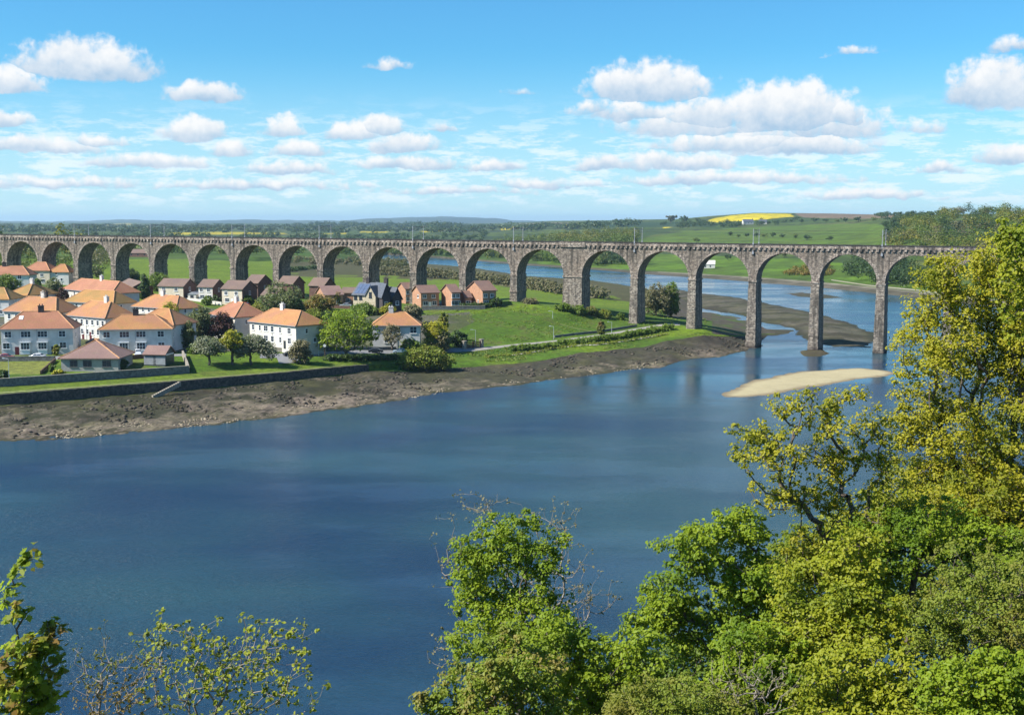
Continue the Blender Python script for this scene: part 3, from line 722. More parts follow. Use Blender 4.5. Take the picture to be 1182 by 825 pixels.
GN = {-2: 'third pier beyond the photo edge', 0: 'the leftmost pier with houses before it', 2: 'the pier above the crowded orange hipped roofs', 4: 'the pier behind the cream fronted brown roofed houses',
      6: 'the pier behind the dark brick gables', 8: 'the pier behind the stone house with solar panels', 10: 'the last slim pier before the broad pier', 12: 'the first slim pier on the river side of the broad pier',
      14: 'the first pier standing at the edge of the water', 16: 'the pier nearest the yellow green tree'}
for i, k in enumerate((0, 2, 4, 6, 8, 10, 12, 14, 16)):
    g = base if i == 0 else copy_tree(base)
    g.location = vpos(sk(k)); g.rotation_euler = via.rotation_euler
    g['label'] = 'line gantry above ' + GN[k]
mb = MB()
for y in (2.3, 6.4):
    for dz in (3.7, 4.7): mb.tube(vpos(s0, y, VZ + dz), vpos(s1, y, VZ + dz), .025, .025, 4)
tag(mb.build('overhead_wire', M['mast']), 'thin dark overhead wires strung between the gantries above the viaduct', 'wire')
# ------------------------------------------------------------------ trees and shrubs
LEAF_Q = (np.array([(-.5, 0, .10), (0, -.5, 0), (.5, 0, .10), (0, .5, 0)]), [(0, 1, 2, 3)])
LEAF_F = (np.array([(0, -.5, 0), (.34, -.12, .16), (.26, .3, .12), (0, .52, -.04), (-.26, .3, .12), (-.34, -.12, .16)]), [(0, 1, 2, 3), (0, 3, 4, 5)])
_lob = [(0, -.30), (.16, -.36), (.20, -.22), (.48, -.20), (.36, -.02), (.54, .16), (.30, .20), (.24, .34), (0, .60), (-.24, .34), (-.30, .20), (-.54, .16), (-.36, -.02), (-.48, -.20), (-.20, -.22), (-.16, -.36)]
LEAF_L = (np.array([(x, y, .25 * abs(x) - .35 * max(y, 0) ** 2) for x, y in _lob]), [tuple(range(16))])
def leaves(P_, N_, size, rng, tpl, jit=.48):
    n = len(P_); T, fs = tpl
    N_ = N_ / (np.linalg.norm(N_, axis=1, keepdims=True) + 1e-9)
    u = np.cross(N_, rng.normal(size=(n, 3))); u /= np.linalg.norm(u, axis=1, keepdims=True) + 1e-9
    w = np.cross(N_, u); s = size * (1 + jit * (rng.random(n) * 2 - 1))
    V = P_[:, None, :] + s[:, None, None] * (T[None, :, 0, None] * u[:, None, :] + T[None, :, 1, None] * w[:, None, :] + T[None, :, 2, None] * N_[:, None, :])
    k = len(T); Fa = np.concatenate([np.array(f)[None, :] + (np.arange(n) * k)[:, None] for f in fs], 0)
    return V.reshape(-1, 3), Fa
def tuft(C, rc, nl, rng, flat=.7, up=.55, hang=0.):
    """leaf positions and facings around twig ends"""
    n = len(C); d = rng.normal(size=(n, nl, 3)); d /= np.linalg.norm(d, axis=2, keepdims=True)
    r = rng.random((n, nl, 1)) ** .45; o = d * r; o[..., 2] *= flat
    P_ = C[:, None, :] + o * np.asarray(rc).reshape(-1, 1, 1)
    N_ = d * .8 + rng.normal(size=d.shape) * .45; N_[..., 2] += up; N_ += np.array([-.62, -.28, .30]) * .8
    if hang: P_[..., 2] -= hang * rng.random((n, nl))
    return P_.reshape(-1, 3), N_.reshape(-1, 3)
def branches(base, fork, pts, rtip, rng, trunk_r=None, bend=.12, sides=5):
    """one woody skeleton reaching from the trunk to every twig end"""
    base, fork = np.array(base, float), np.array(fork, float)
    nodes = [base]; par = [-1]
    for i in range(1, 6):
        w = i / 5; nodes.append(base + (fork - base) * w + rng.normal(size=3) * bend * np.array([1, 1, .2]) * (i < 5)); par.append(i - 1)
    dist = [float(np.linalg.norm(q - base)) for q in nodes]; alive = [3, 4, 5]
    order = np.argsort(np.linalg.norm(pts - fork, axis=1))
    NA = np.array(nodes); leafn = []
    for i in order:
        p = pts[i]; A = np.array([nodes[j] for j in alive]); dd = np.linalg.norm(A - p, axis=1) + .25 * np.array([dist[j] for j in alive]) + np.where(A[:, 2] > p[2] + .3, .8, 0)
        j = alive[int(np.argmin(dd))]; q = nodes[j]; L_ = np.linalg.norm(p - q); last = j
        ns = 1 if L_ < .5 else (2 if L_ < 1.5 else 3)
        for s in range(1, ns + 1):
            w = s / ns; c = q + (p - q) * w + (rng.normal(size=3) * L_ * .07 if s < ns else 0); c = c + np.array([0, 0, -.08 * L_ * math.sin(math.pi * w)])
            nodes.append(c); par.append(last); dist.append(dist[last] + np.linalg.norm(c - nodes[last])); last = len(nodes) - 1; alive.append(last)
        leafn.append(last)
    n = len(nodes); cnt = np.zeros(n)
    for l in leafn: cnt[l] += 1
    for i in range(n - 1, 0, -1):
        if i > 5: cnt[par[i]] += cnt[i]
    for i in range(5, 0, -1): cnt[i - 1] = max(cnt[i - 1], 0) + cnt[i]
    rad = rtip * np.maximum(cnt, 1) ** .47
    if trunk_r: rad *= np.where(rad > trunk_r, trunk_r / rad, 1.)
    rad[0] *= 1.35
    N_ = np.array(nodes); c = np.array([i for i in range(1, n)]); p = np.array([par[i] for i in range(1, n)])
    A, B = N_[p], N_[c]; d = B - A; d /= np.linalg.norm(d, axis=1, keepdims=True) + 1e-9
    u = np.cross(d, np.array([.3, .5, .81])); u /= np.linalg.norm(u, axis=1, keepdims=True) + 1e-9; w = np.cross(d, u)
    ang = np.arange(sides) * 2 * math.pi / sides; rp = np.minimum(rad[p], rad[c] * 1.5)
    ca, sa = np.cos(ang)[None, :, None], np.sin(ang)[None, :, None]
    off = ca * u[:, None] + sa * w[:, None]
    V = np.concatenate([A[:, None] + off * rp[:, None, None], B[:, None] + off * rad[c][:, None, None]], 1)
    k = np.arange(len(c))[:, None] * 2 * sides; i = np.arange(sides)[None, :]
    Fa = np.stack([k + i, k + (i + 1) % sides, k + sides + (i + 1) % sides, k + sides + i], -1).reshape(-1, 4)
    return V.reshape(-1, 3), Fa
def ellips(lumps, n, rng, shell=.5):
    """n points through a crown made of several lumps (centre, radii)"""
    vol = np.array([l[3] * l[4] * l[5] for l in lumps]) ** .75; pick = rng.choice(len(lumps), n, p=vol / vol.sum())
    Lm = np.array(lumps); d = rng.normal(size=(n, 3)); d /= np.linalg.norm(d, axis=1, keepdims=True)
    r = rng.random((n, 1)) ** (shell * .66 + .02)
    return Lm[pick, :3] + d * r * Lm[pick, 3:6]
def plant(name, label, cat, base, fork, lumps, n, lmat, seed, leaf=.35, nl=22, rc=.6, tpl=LEAF_Q, rtip=.02, wood='bark', trunk_r=None, group=None, up=.55, flat=.7, shell=.5, parts=('trunk', 'crown'), hang=0., bend=.12):
    rng = np.random.default_rng(seed); base = Vector(base)
    root = empty(name, base, 0, label, cat, group)
    pts = ellips(lumps, n, rng, shell); b0 = np.array(base)
    V, Fa = branches(b0 * 0, np.array(fork) - b0, pts - b0, rtip, rng, trunk_r, bend)
    np_mesh(parts[0], V, Fa, M[wood], root, smooth=True)
    C = pts - b0; rr = rc * (.45 + 1.1 * rng.random(len(C)))
    P_, N_ = tuft(C, rr, nl, rng, flat, up, hang); LV, LF = leaves(P_, N_, leaf, rng, tpl)
    np_mesh(parts[1], LV, LF, M[lmat] if isinstance(lmat, str) else lmat, root)
    return root

M['lf_bright'] = leaf_mat('bright_sycamore_leaves', (.19, .275, .014), (.28, .35, .02), (.13, .21, .013), .45)
M['lf_yellow'] = leaf_mat('yellow_green_young_leaves', (.25, .285, .016), (.34, .345, .022), (.16, .21, .014), .42)
M['lf_gold'] = leaf_mat('golden_green_leaves', (.32, .305, .017), (.42, .375, .024), (.20, .22, .015), .42)
M['lf_olive'] = leaf_mat('olive_fine_leaves', (.16, .215, .022), (.23, .26, .03), (.21, .195, .03), .40)
M['lf_mid'] = leaf_mat('mid_green_leaves', (.10, .165, .015), (.155, .215, .02), (.07, .125, .014), .36)
M['lf_dark'] = leaf_mat('dark_green_leaves', (.03, .062, .012), (.055, .095, .015), None, .22)
M['lf_grey'] = leaf_mat('grey_green_blossom_leaves', (.17, .19, .10), (.29, .29, .20), (.11, .14, .06), .28)
M['lf_willow'] = leaf_mat('soft_willow_leaves', (.13, .16, .055), (.20, .21, .09), (.085, .12, .035), .3)
M['lf_copper'] = leaf_mat('copper_leaves', (.045, .014, .016), (.075, .025, .022), None, .2)
M['lf_rust'] = leaf_mat('rusty_young_leaves', (.19, .115, .022), (.24, .17, .035), (.11, .13, .015), .3)
M['lf_bud'] = leaf_mat('brownish_budding_leaves', (.14, .13, .06), (.20, .17, .08), None, .2)
M['lf_brush'] = leaf_mat('dull_scrub_leaves', (.14, .125, .06), (.17, .15, .065), (.085, .095, .03), .2)
M['lf_gorse'] = leaf_mat('yellow_flecked_gorse', (.07, .10, .015), (.14, .15, .02), (.16, .10, .03), .25)

def vtree(name, label, px, py, w, h, lmat, seed, cat='tree', trunk=.25, lumps=None, far=False, leaf=.42, dens=1., group=None, shell=.45, up=.5, wood='bark', depth=None):
    """tree or bush in the village: photo position of its foot, crown width and height in photo pixels"""
    b = far_place(px, py) if far else place(px, py); sc = b.y / F; Wm, Hm = w * sc, h * sc
    r_ = random.Random(seed); tz = Hm * trunk; ch = Hm - tz; L_ = []
    if lumps is None:
        nn = 6 if Wm > 4 else 4
        L_ = [(b.x, b.y, b.z + tz + ch * .5, Wm * .34, Wm * .34, ch * .42)]
        for i in range(nn):
            a = 2 * math.pi * i / nn + r_.random(); q = Wm * .27; rr = Wm * r_.uniform(.17, .26)
            L_.append((b.x + q * math.cos(a), b.y + q * math.sin(a), b.z + tz + ch * r_.uniform(.28, .66), rr, rr, ch * r_.uniform(.2, .3)))
        if trunk < .12: L_.append((b.x, b.y, b.z + Hm * .2, Wm * .40, Wm * .40, Hm * .2))
        L_.append((b.x + Wm * r_.uniform(-.1, .1), b.y, b.z + tz + ch * .78, Wm * .22, Wm * .22, ch * .22))
    else:
        for (dx, dz, rx, rz) in lumps: L_.append((b.x + dx * sc, b.y + r_.uniform(-.3, .3) * rx * sc, b.z + dz * sc, rx * sc, rx * sc, rz * sc))
    n = int(max(24, min(420, 6.2 * Wm * ch * dens)))
    rcm = max(.35, min(1.1, Wm * .11))
    parts = ('trunk', 'crown') if cat == 'tree' else ('stem', 'foliage')
    return plant(name, label, cat, b - Vector((0, 0, .3)), (b.x, b.y, b.z + max(tz, .15 * Hm)), L_, n, lmat, seed, leaf, 20, rcm, LEAF_Q, .028, wood, .035 * Hm + .06, group, up, .75, shell, parts)

# ------------------------------------------------------------------ houses
def window(parent, x, z, w, h, lights, place_, fm='white_paint', bay=False):
    """place_(u, d, z): local point of the facade, u along it, d outwards"""
    def slab(mb, u0, u1, d0, d1, z0, z1):
        c = [place_(u, d, zz) for zz in (z0, z1) for (u, d) in ((u0, d0), (u1, d0), (u1, d1), (u0, d1))]
        mb.add(c, [(0, 3, 2, 1), (4, 5, 6, 7), (0, 1, 5, 4), (1, 2, 6, 5), (2, 3, 7, 6), (3, 0, 4, 7)])
    o = .55 if bay else .07
    f = MB(); slab(f, x - w / 2 - .1, x + w / 2 + .1, -.1, o, z - .1, z + h + .1)
    slab(f, x - w / 2 - .22, x + w / 2 + .22, -.1, o + .1, z - .24, z - .103)
    if bay: slab(f, x - w / 2 - .3, x + w / 2 + .3, -.1, o + .12, z + h + .103, z + h + .3); slab(f, x - w / 2 - .08, x + w / 2 + .08, -.1, o - .03, z - 1.4, z - .243)
    fo = f.build('window', M[fm], parent)
    p = MB(); cw = w / lights
    for i in range(lights):
        a = x - w / 2 + i * cw; g = .06
        slab(p, a + g, a + cw - g, -.05, o + .025, z + .02, z + h * .48); slab(p, a + g, a + cw - g, -.05, o + .025, z + h * .52, z + h - .02)
    p.build('pane', M['glass'], fo)
    return fo
def door(parent, x, w, h, place_, m='door_red'):
    c = [place_(u, d, zz) for zz in (-.1, h) for (u, d) in ((x - w / 2, -.1), (x + w / 2, -.1), (x + w / 2, .06), (x - w / 2, .06))]
    return MB().add(c, [(0, 3, 2, 1), (4, 5, 6, 7), (0, 1, 5, 4), (1, 2, 6, 5), (2, 3, 7, 6), (3, 0, 4, 7)]).build('door', M[m], parent)
FRONT_A = [(.10, 4.75, 1.7, 1.5, 2, 0), (.345, 4.75, 2.5, 1.5, 3, 0), (.575, 4.75, 2.5, 1.5, 3, 0), (.85, 4.75, 1.7, 1.5, 2, 0), (.07, 1.7, 1.7, 1.5, 2, 0), (.335, 1.5, 2.2, 1.7, 3, 1), (.575, 1.5, 2.2, 1.7, 3, 1), (.855, 1.7, 1.7, 1.5, 2, 0)]
FRONT_B = [(u, z, w, 1.5, l, 0) for z in (4.3, 1.5) for u, w, l in ((.08, 1.1, 1), (.23, .9, 1), (.36, 1.9, 2), (.50, 1.4, 2), (.67, .9, 1), (.86, 1.5, 2))]
FRONT_C = [(u, z, 1.1, 1.4, 1, 0) for z in (4.3, 1.5) for u in (.1, .24, .38, .52, .66, .80, .93)]
FRONT_D = [(.2, 3.6, 1.3, 1.2, 2, 0), (.7, 3.6, 1.3, 1.2, 2, 0), (.25, 1., 1.8, 1.3, 2, 0), (.75, 1., 1.6, 1.3, 2, 0)]
SIDE_1 = [(.35, 4.4, .8, 1.2, 1, 0), (.62, 1.6, .9, 1.2, 1, 0)]
SIDE_G = [(.5, 3.6, 1., 1.2, 1, 0)]
M['ridge'] = mat('pale_ridge_tiles', (.56, .30, .15), .9, var=.2, vscale=2)
def house(name, label, eL, eR, depth, eh, rh, wm, rm, style='hip', front=(), side=(), left=(), doors=(), chim=(), ov=.45, ins=None, sidem=None, length=None, cat='house', extra=None, fm='white_paint', chm='chimney_white', ang=None, roof_t=.22):
    p = place(eL[0], eL[1], eh); zE = p.z
    q = Vector(G(eR[0], eR[1], zE)); dv = q - p; Lx = length or dv.length; a = math.atan2(dv.y, dv.x) if ang is None else R(ang)
    if ang is not None and length is None:       # keep the right eave on its line of sight
        ux, uy = math.cos(a), math.sin(a); dx, dy, dz = ray(*eR); k = dx / dy
        Lx = (k * p.y - p.x) / (ux - k * uy)
    root = empty(name, (p.x, p.y, zE - eh), a, label, cat)
    x0, x1, y0, y1 = ov, Lx - ov, ov, depth - ov
    def body(z1, ins_=0):
        mb = MB(); mb.box(x0, x1, y0, y1, -3., z1)
        if style == 'gx':
            zr = rh * (y1 - y0) / depth; 
            for xx in (x0, x1 - .25): mb.prism_x = None; mb.add([(xx, y0, z1), (xx, y1, z1), (xx, (y0 + y1) / 2, z1 + zr), (xx + .25, y0, z1), (xx + .25, y1, z1), (xx + .25, (y0 + y1) / 2, z1 + zr)], [(0, 2, 1), (3, 4, 5), (0, 1, 4, 3), (1, 2, 5, 4), (2, 0, 3, 5)])
        if style == 'gy':
            zr = rh * (x1 - x0) / Lx
            for yy in (y0, y1 - .25): mb.add([(x0, yy, z1), (x1, yy, z1), ((x0 + x1) / 2, yy, z1 + zr), (x0, yy + .25, z1), (x1, yy + .25, z1), ((x0 + x1) / 2, yy + .25, z1 + zr)], [(0, 1, 2), (3, 5, 4), (0, 3, 4, 1), (1, 4, 5, 2), (2, 5, 3, 0)])
        return mb
    body(eh - .04).build('wall', M[wm], root)
    if sidem:
        zr = rh * (y1 - y0) / depth; MB().add([(x1 + d, y, z) for d in (-.1, .06) for y, z in ((y0 - .03, -3), (y1 + .03, -3), (y1 + .03, eh - .05), ((y0 + y1) / 2, eh - .05 + zr), (y0 - .03, eh - .05))], [(4, 3, 2, 1, 0), (5, 6, 7, 8, 9), (0, 1, 6, 5), (1, 2, 7, 6), (2, 3, 8, 7), (3, 4, 9, 8), (4, 0, 5, 9)]).build('gable_wall', M[sidem], root)
    t_ = roof_t; rb = MB(); b = eh; e_ = -.06
    if style == 'hip':
        i = ins if ins is not None else depth / 2; ym = depth / 2
        v = [(0, 0, b), (Lx, 0, b), (Lx, depth, b), (0, depth, b), (i, ym, b + rh), (Lx - i, ym, b + rh)]
        v += [(x, y, z - t_) for x, y, z in v[:4]]
        rb.add(v, [(0, 1, 5, 4), (1, 2, 5), (2, 3, 4, 5), (3, 0, 4), (0, 6, 7, 1), (1, 7, 8, 2), (2, 8, 9, 3), (3, 9, 6, 0), (6, 9, 8, 7)])
        ridge = lambda u: (i + (Lx - 2 * i) * u, ym)
    elif style == 'gx':
        ym = depth / 2; n = [(0, b), (ym, b + rh), (depth, b), (depth, b - t_), (ym, b + rh - t_), (0, b - t_)]
        v = [(x, y, z) for x in (0, Lx) for y, z in n]
        rb.add(v, [(0, 6, 7, 1), (1, 7, 8, 2), (2, 8, 9, 3), (3, 9, 10, 4), (4, 10, 11, 5), (5, 11, 6, 0), (0, 1, 4, 5), (1, 2, 3, 4), (6, 11, 10, 7), (7, 10, 9, 8)])
        ridge = lambda u: (Lx * u, ym)
    else:
        xm = Lx / 2; n = [(0, b), (xm, b + rh), (Lx, b), (Lx, b - t_), (xm, b + rh - t_), (0, b - t_)]
        v = [(x, y, z) for y in (0, depth) for x, z in n]
        rb.add(v, [(0, 1, 7, 6), (1, 2, 8, 7), (2, 3, 9, 8), (3, 4, 10, 9), (4, 5, 11, 10), (5, 0, 6, 11), (0, 5, 4, 1), (1, 4, 3, 2), (6, 7, 10, 11), (7, 8, 9, 10)])
        ridge = lambda u: (xm, depth * u)
    roof = rb.build('roof', M[rm], root)
    if style == 'hip':
        mb = MB()
        for a_, b_ in ((0, 4), (3, 4), (1, 5), (2, 5), (4, 5)): mb.tube(Vector(v[a_]) + Vector((0, 0, .03)), Vector(v[b_]) + Vector((0, 0, .03)), .13, .13, 5)
        mb.build('ridge_tiles', M['ridge'], roof)
    for c in chim:
        u = c if not isinstance(c, tuple) else c[0]; mm = chm if not isinstance(c, tuple) else c[1]
        cx, cy = ridge(u); mb = MB().box(cx - .7, cx + .7, cy - .45, cy + .45, b + rh - .9, b + rh + 1.35).box(cx - .78, cx + .78, cy - .53, cy + .53, b + rh + 1.353, b + rh + 1.55)
        for dx in (-.35, .35): mb.tube((cx + dx, cy, b + rh + 1.5), (cx + dx, cy, b + rh + 2.0), .16, .14, 8)
        mb.build('chimney', M[mm], roof)
    pf = lambda u, d, z: (u, y0 - d, z); pr = lambda u, d, z: (x1 + d, u, z); plf = lambda u, d, z: (x0 - d, depth - u, z)
    for (u, z, w, h, l, by) in front: window(root, x0 + u * (x1 - x0), z, w, h, l, pf, fm, by)
    for (u, z, w, h, l, by) in side: window(root, y0 + u * (y1 - y0), z, w, h, l, pr, fm, by)
    for (u, z, w, h, l, by) in left: window(root, u * (y1 - y0), z, w, h, l, plf, fm, by)
    for (u, m_) in doors: door(root, x0 + u * (x1 - x0), 1.05, 2.15, pf, m_)
    if extra: extra(root, roof, Lx, depth, eh, rh, pf)
    return root
def downpipes(root, roof, Lx, depth, eh, rh, pf):
    mb = MB()
    mb.tube((Lx / 2, .32, -.5), (Lx / 2, .32, eh - .2), .06, .06); mb.build('drainpipe', M['lead'], root)
    MB().box(.0, Lx, -.14, .0, eh - .18, eh - .04).build('gutter', M['lead'], root)
def skylight(root, roof, Lx, depth, eh, rh, pf):
    downpipes(root, roof, Lx, depth, eh, rh, pf)
    s = rh / (depth / 2); y = 3.0
    mb = MB(); mb.add([(4.6, y, eh + s * y + .03), (5.7, y, eh + s * y + .03), (5.7, y + 1.1, eh + s * (y + 1.1) + .03), (4.6, y + 1.1, eh + s * (y + 1.1) + .03), (4.6, y, eh + s * y + .14), (5.7, y, eh + s * y + .14), (5.7, y + 1.1, eh + s * (y + 1.1) + .14), (4.6, y + 1.1, eh + s * (y + 1.1) + .14)], [(4, 5, 6, 7), (0, 1, 5, 4), (1, 2, 6, 5), (2, 3, 7, 6), (3, 0, 4, 7)])
    mb.build('skylight', M['white_paint'], roof)
HB = 'hipped_house'
house(HB, 'grey rendered hipped house with salmon roof and round white skylight behind the bowling green', (-2, 380), (85.5, 380), 11.5, 7., 4.3, 'render_grey', 'tile_pink', front=FRONT_A, side=SIDE_1, doors=((.215, 'door_red'), (.72, 'dark_paint')), chim=((.52, 'chimney_dark'),), extra=skylight, ins=5.2, ang=9)
house(HB, 'grey rendered hipped house with bright orange roof right behind the small boarded pavilion', (112, 380.6), (199.5, 380.6), 10.5, 6.9, 3.6, 'render_grey', 'tile_orange', front=FRONT_A, side=SIDE_1, doors=((.235, 'dark_paint'), (.765, 'dark_paint')), chim=((.45, 'chimney_dark'),), extra=downpipes, ins=5.4, ang=9)
house(HB, 'hipped house half hidden behind the bright orange roof, its blue grey end wall showing', (150, 373.6), (200.5, 375.2), 12, 7., 4., 'render_grey', 'tile_orange', front=FRONT_B, side=SIDE_1, ins=5.4)
house(HB, 'long white house with a row of small upper windows, foremost of the stacked orange roofs', (75.5, 363.5), (121, 367.3), 11, 6.6, 4.2, 'render_white', 'tile_orange', front=FRONT_C, side=SIDE_1, doors=((.4, 'door_red'), (.6, 'door_red')), chim=(.8,), extra=downpipes, ins=5.)
house(HB, 'hipped house with orange roof squeezed between the long white house and the roof behind it', (73, 348), (130.5, 350.6), 10.5, 6.2, 3.8, 'render_white', 'tile_ochre', front=FRONT_C, side=SIDE_1, extra=downpipes, ins=4.6)
house(HB, 'rearmost of the three stacked orange hipped houses, below the second bridge pier from the left', (71, 333.4), (128.5, 338.8), 11, 6.4, 3.8, 'render_white', 'tile_pink', front=FRONT_C, side=SIDE_1, chim=(.55,), extra=downpipes, ins=4.6)
house(HB, 'wide white walled hipped house with ridge chimney directly behind the skylight house', (2, 358.8), (64.5, 361), 12, 6.6, 4.2, 'render_white', 'tile_orange', front=FRONT_C, side=SIDE_1, chim=(.55, (.62, 'chimney_dark')), extra=downpipes, ins=5.)
house(HB, 'hipped house with yellowish mossy roof standing alone left of the copper red tree', (6, 340), (31.5, 340), 15, 5.8, 3.8, 'render_grey', 'tile_ochre', front=FRONT_D, side=SIDE_1, chim=(.5,), ins=5., ang=-24)
house(HB, 'blue grey house cut by the photo edge below the mossy roofed house', (-34, 345), (10.5, 346.5), 11, 6., 3.6, 'render_grey', 'tile_ochre', front=FRONT_D, side=SIDE_1, ins=4.6, ang=-6)
house(HB, 'hipped house with pink roof and black chimney at the photo edge under the bridge', (-45, 317.5), (34, 317.5), 11, 6., 3.6, 'render_grey', 'tile_pink', front=FRONT_B, chim=((.6, 'chimney_dark'),), ins=4.5, ang=3)
house(HB, 'cream walled hipped house with pink roof just under the leftmost full arch', (25, 312.2), (57.5, 312.6), 11, 6.2, 3.6, 'render_cream', 'tile_pink', front=FRONT_D, doors=((.5, 'dark_paint'),), ins=4.5, ang=-6)
house(HB, 'small hipped wing with bright orange roof and grey wall beside the cream house', (55.5, 314), (79.5, 314.5), 9, 5.6, 3.4, 'render_grey', 'tile_orange', front=SIDE_1, side=SIDE_1, ins=3.8, ang=-5)
house(HB, 'low white hipped house with white chimney standing right of the stacked orange roofs', (151, 353.4), (203, 356.8), 11, 5.8, 3.7, 'render_white', 'tile_orange', front=FRONT_C, side=SIDE_1, chim=(.35,), extra=downpipes, ins=5.2)
house(HB, 'hipped house with red orange roof mostly hidden by the copper tree, grey end wall showing', (240, 362.5), (270.5, 366.2), 11.5, 6.6, 3.8, 'render_white', 'tile_pink', front=FRONT_B, side=SIDE_1, chim=(.35,), extra=downpipes, ins=5.)
house(HB, 'bright white hipped house with white chimney and two rows of windows behind the blossoming trees', (285.5, 370.6), (341, 376.4), 11, 6.6, 3.7, 'render_white', 'tile_orange', front=FRONT_B, side=SIDE_1, doors=((.31, 'dark_paint'), (.76, 'dark_paint')), chim=(.35,), extra=downpipes, ins=5.)
house(HB, 'pale house with peach roof right of the big round green tree beside the riverside road', (428, 375.8), (486.5, 376.4), 10.5, 6.4, 3.6, 'render_grey', 'tile_orange', front=[(.55, 4.3, 1., 1.4, 1, 0), (.86, 4.1, 1.9, 1.8, 2, 0), (.3, 1.4, 1.4, 1.4, 2, 0)], side=SIDE_1, chim=((.15, 'chimney_white'),), extra=downpipes, ins=5., ang=3)
GB = 'gabled_house'
house(GB, 'small brown roofed bungalow with dark walls behind the stacked orange houses', (136, 328), (151, 332.5), 9, 3., 2.4, 'brick_dark', 'tile_brown', 'gx', front=FRONT_D[2:], side=())
house(GB, 'brown roofed house with cream front and dark brick gable, leftmost of the gabled row', (181, 330), (212, 331), 9.5, 5.4, 2.8, 'render_cream', 'tile_brown', 'gx', sidem='brick_dark', front=FRONT_D, side=SIDE_G, ang=-18)
house(GB, 'brown roofed house with white front between the two cream fronted gabled houses', (227, 331), (246, 332.2), 9.5, 5.4, 2.8, 'render_white', 'tile_brown', 'gx', sidem='brick_dark', front=FRONT_D, side=SIDE_G, ang=-18)
house(GB, 'cream fronted gabled house with large dark brick gable above the red orange hipped roof', (254, 333.2), (280, 337.6), 10.5, 5.8, 3., 'render_cream', 'tile_brown', 'gx', sidem='brick_dark', front=FRONT_D, side=SIDE_G, doors=((.5, 'white_paint'),), ang=-22)
house(GB, 'dark brick gabled house rising just behind the cream fronted gabled house', (281.5, 326.5), (298, 329), 11, 6., 3.2, 'brick_dark', 'tile_brown', 'gx', side=SIDE_G, ang=-22)
house(GB, 'low brown roofed house half hidden by the broad willowy tree', (300, 340.5), (318, 343), 10, 4.2, 2.6, 'brick_dark', 'tile_brown', 'gx', side=SIDE_G, ang=-20)
house(GB, 'dark brick gabled house standing above the broad willowy tree', (319, 327.5), (338, 329.4), 10.5, 6., 3., 'brick_dark', 'tile_brown', 'gx', side=SIDE_G, ang=-20)
house(GB, 'dark gabled house with two brown ridges in front of the fifth slim pier', (355, 329.6), (374, 331.5), 10, 6., 3., 'brick_dark', 'tile_brown', 'gx', side=SIDE_G, ang=-20)
house(GB, 'orange brick bungalow with lit gable and reddish roof left of the stone house', (374, 340.6), (397.5, 339.6), 13.5, 4.2, 3.1, 'brick_orange', 'tile_wine', 'gx', front=[(.3, 1., 2.4, 1.3, 3, 0), (.75, .9, 1.4, 1.4, 2, 0)], left=[(.35, 1., 1.2, 1.1, 1, 0)], ang=24)
house(GB, 'small brown roofed orange brick annexe touching the stone house', (393, 338), (409.5, 338.4), 8, 4.4, 2., 'brick_orange', 'tile_brown', 'gx', front=[(.5, 1., 1.4, 1.2, 2, 0)], ang=-4)
house(GB, 'orange brick gabled house with its red roof behind the stone house, rearmost brick one', (467.5, 333.6), (484, 332.8), 10, 5.6, 2.4, 'brick_orange', 'tile_red', 'gx', front=FRONT_D, ang=26)
house(GB, 'orange brick gabled house with dark lean-to and parked cars, second of the brick row', (485, 338.2), (508.5, 337.2), 11.5, 5.5, 2.6, 'brick_orange', 'tile_red', 'gx', front=FRONT_D, left=[(.72, 3.6, 1.6, 1., 2, 0)], doors=((.5, 'white_paint'),), ang=22)
house(GB, 'orange brick gabled house with shaded balcony side, middle of the brick row', (521, 337.6), (533, 336.8), 12, 5.5, 2.8, 'brick_orange', 'tile_red', 'gx', front=FRONT_D, ang=24)
house(GB, 'little orange brick garage with steep roof between two brick houses', (536.5, 343.6), (546, 343), 7, 3.2, 2.4, 'brick_orange', 'tile_red', 'gx', front=[(.5, .4, 1.8, 1.6, 2, 0)], ang=24)
house(GB, 'tallest orange brick gabled house at the open end of the brick row beside the meadow', (556.5, 335.6), (574.5, 334.2), 15, 6., 3.3, 'brick_orange', 'tile_red', 'gx', front=FRONT_D, left=[(.75, 1.2, .9, 1.1, 1, 0)], ang=26)
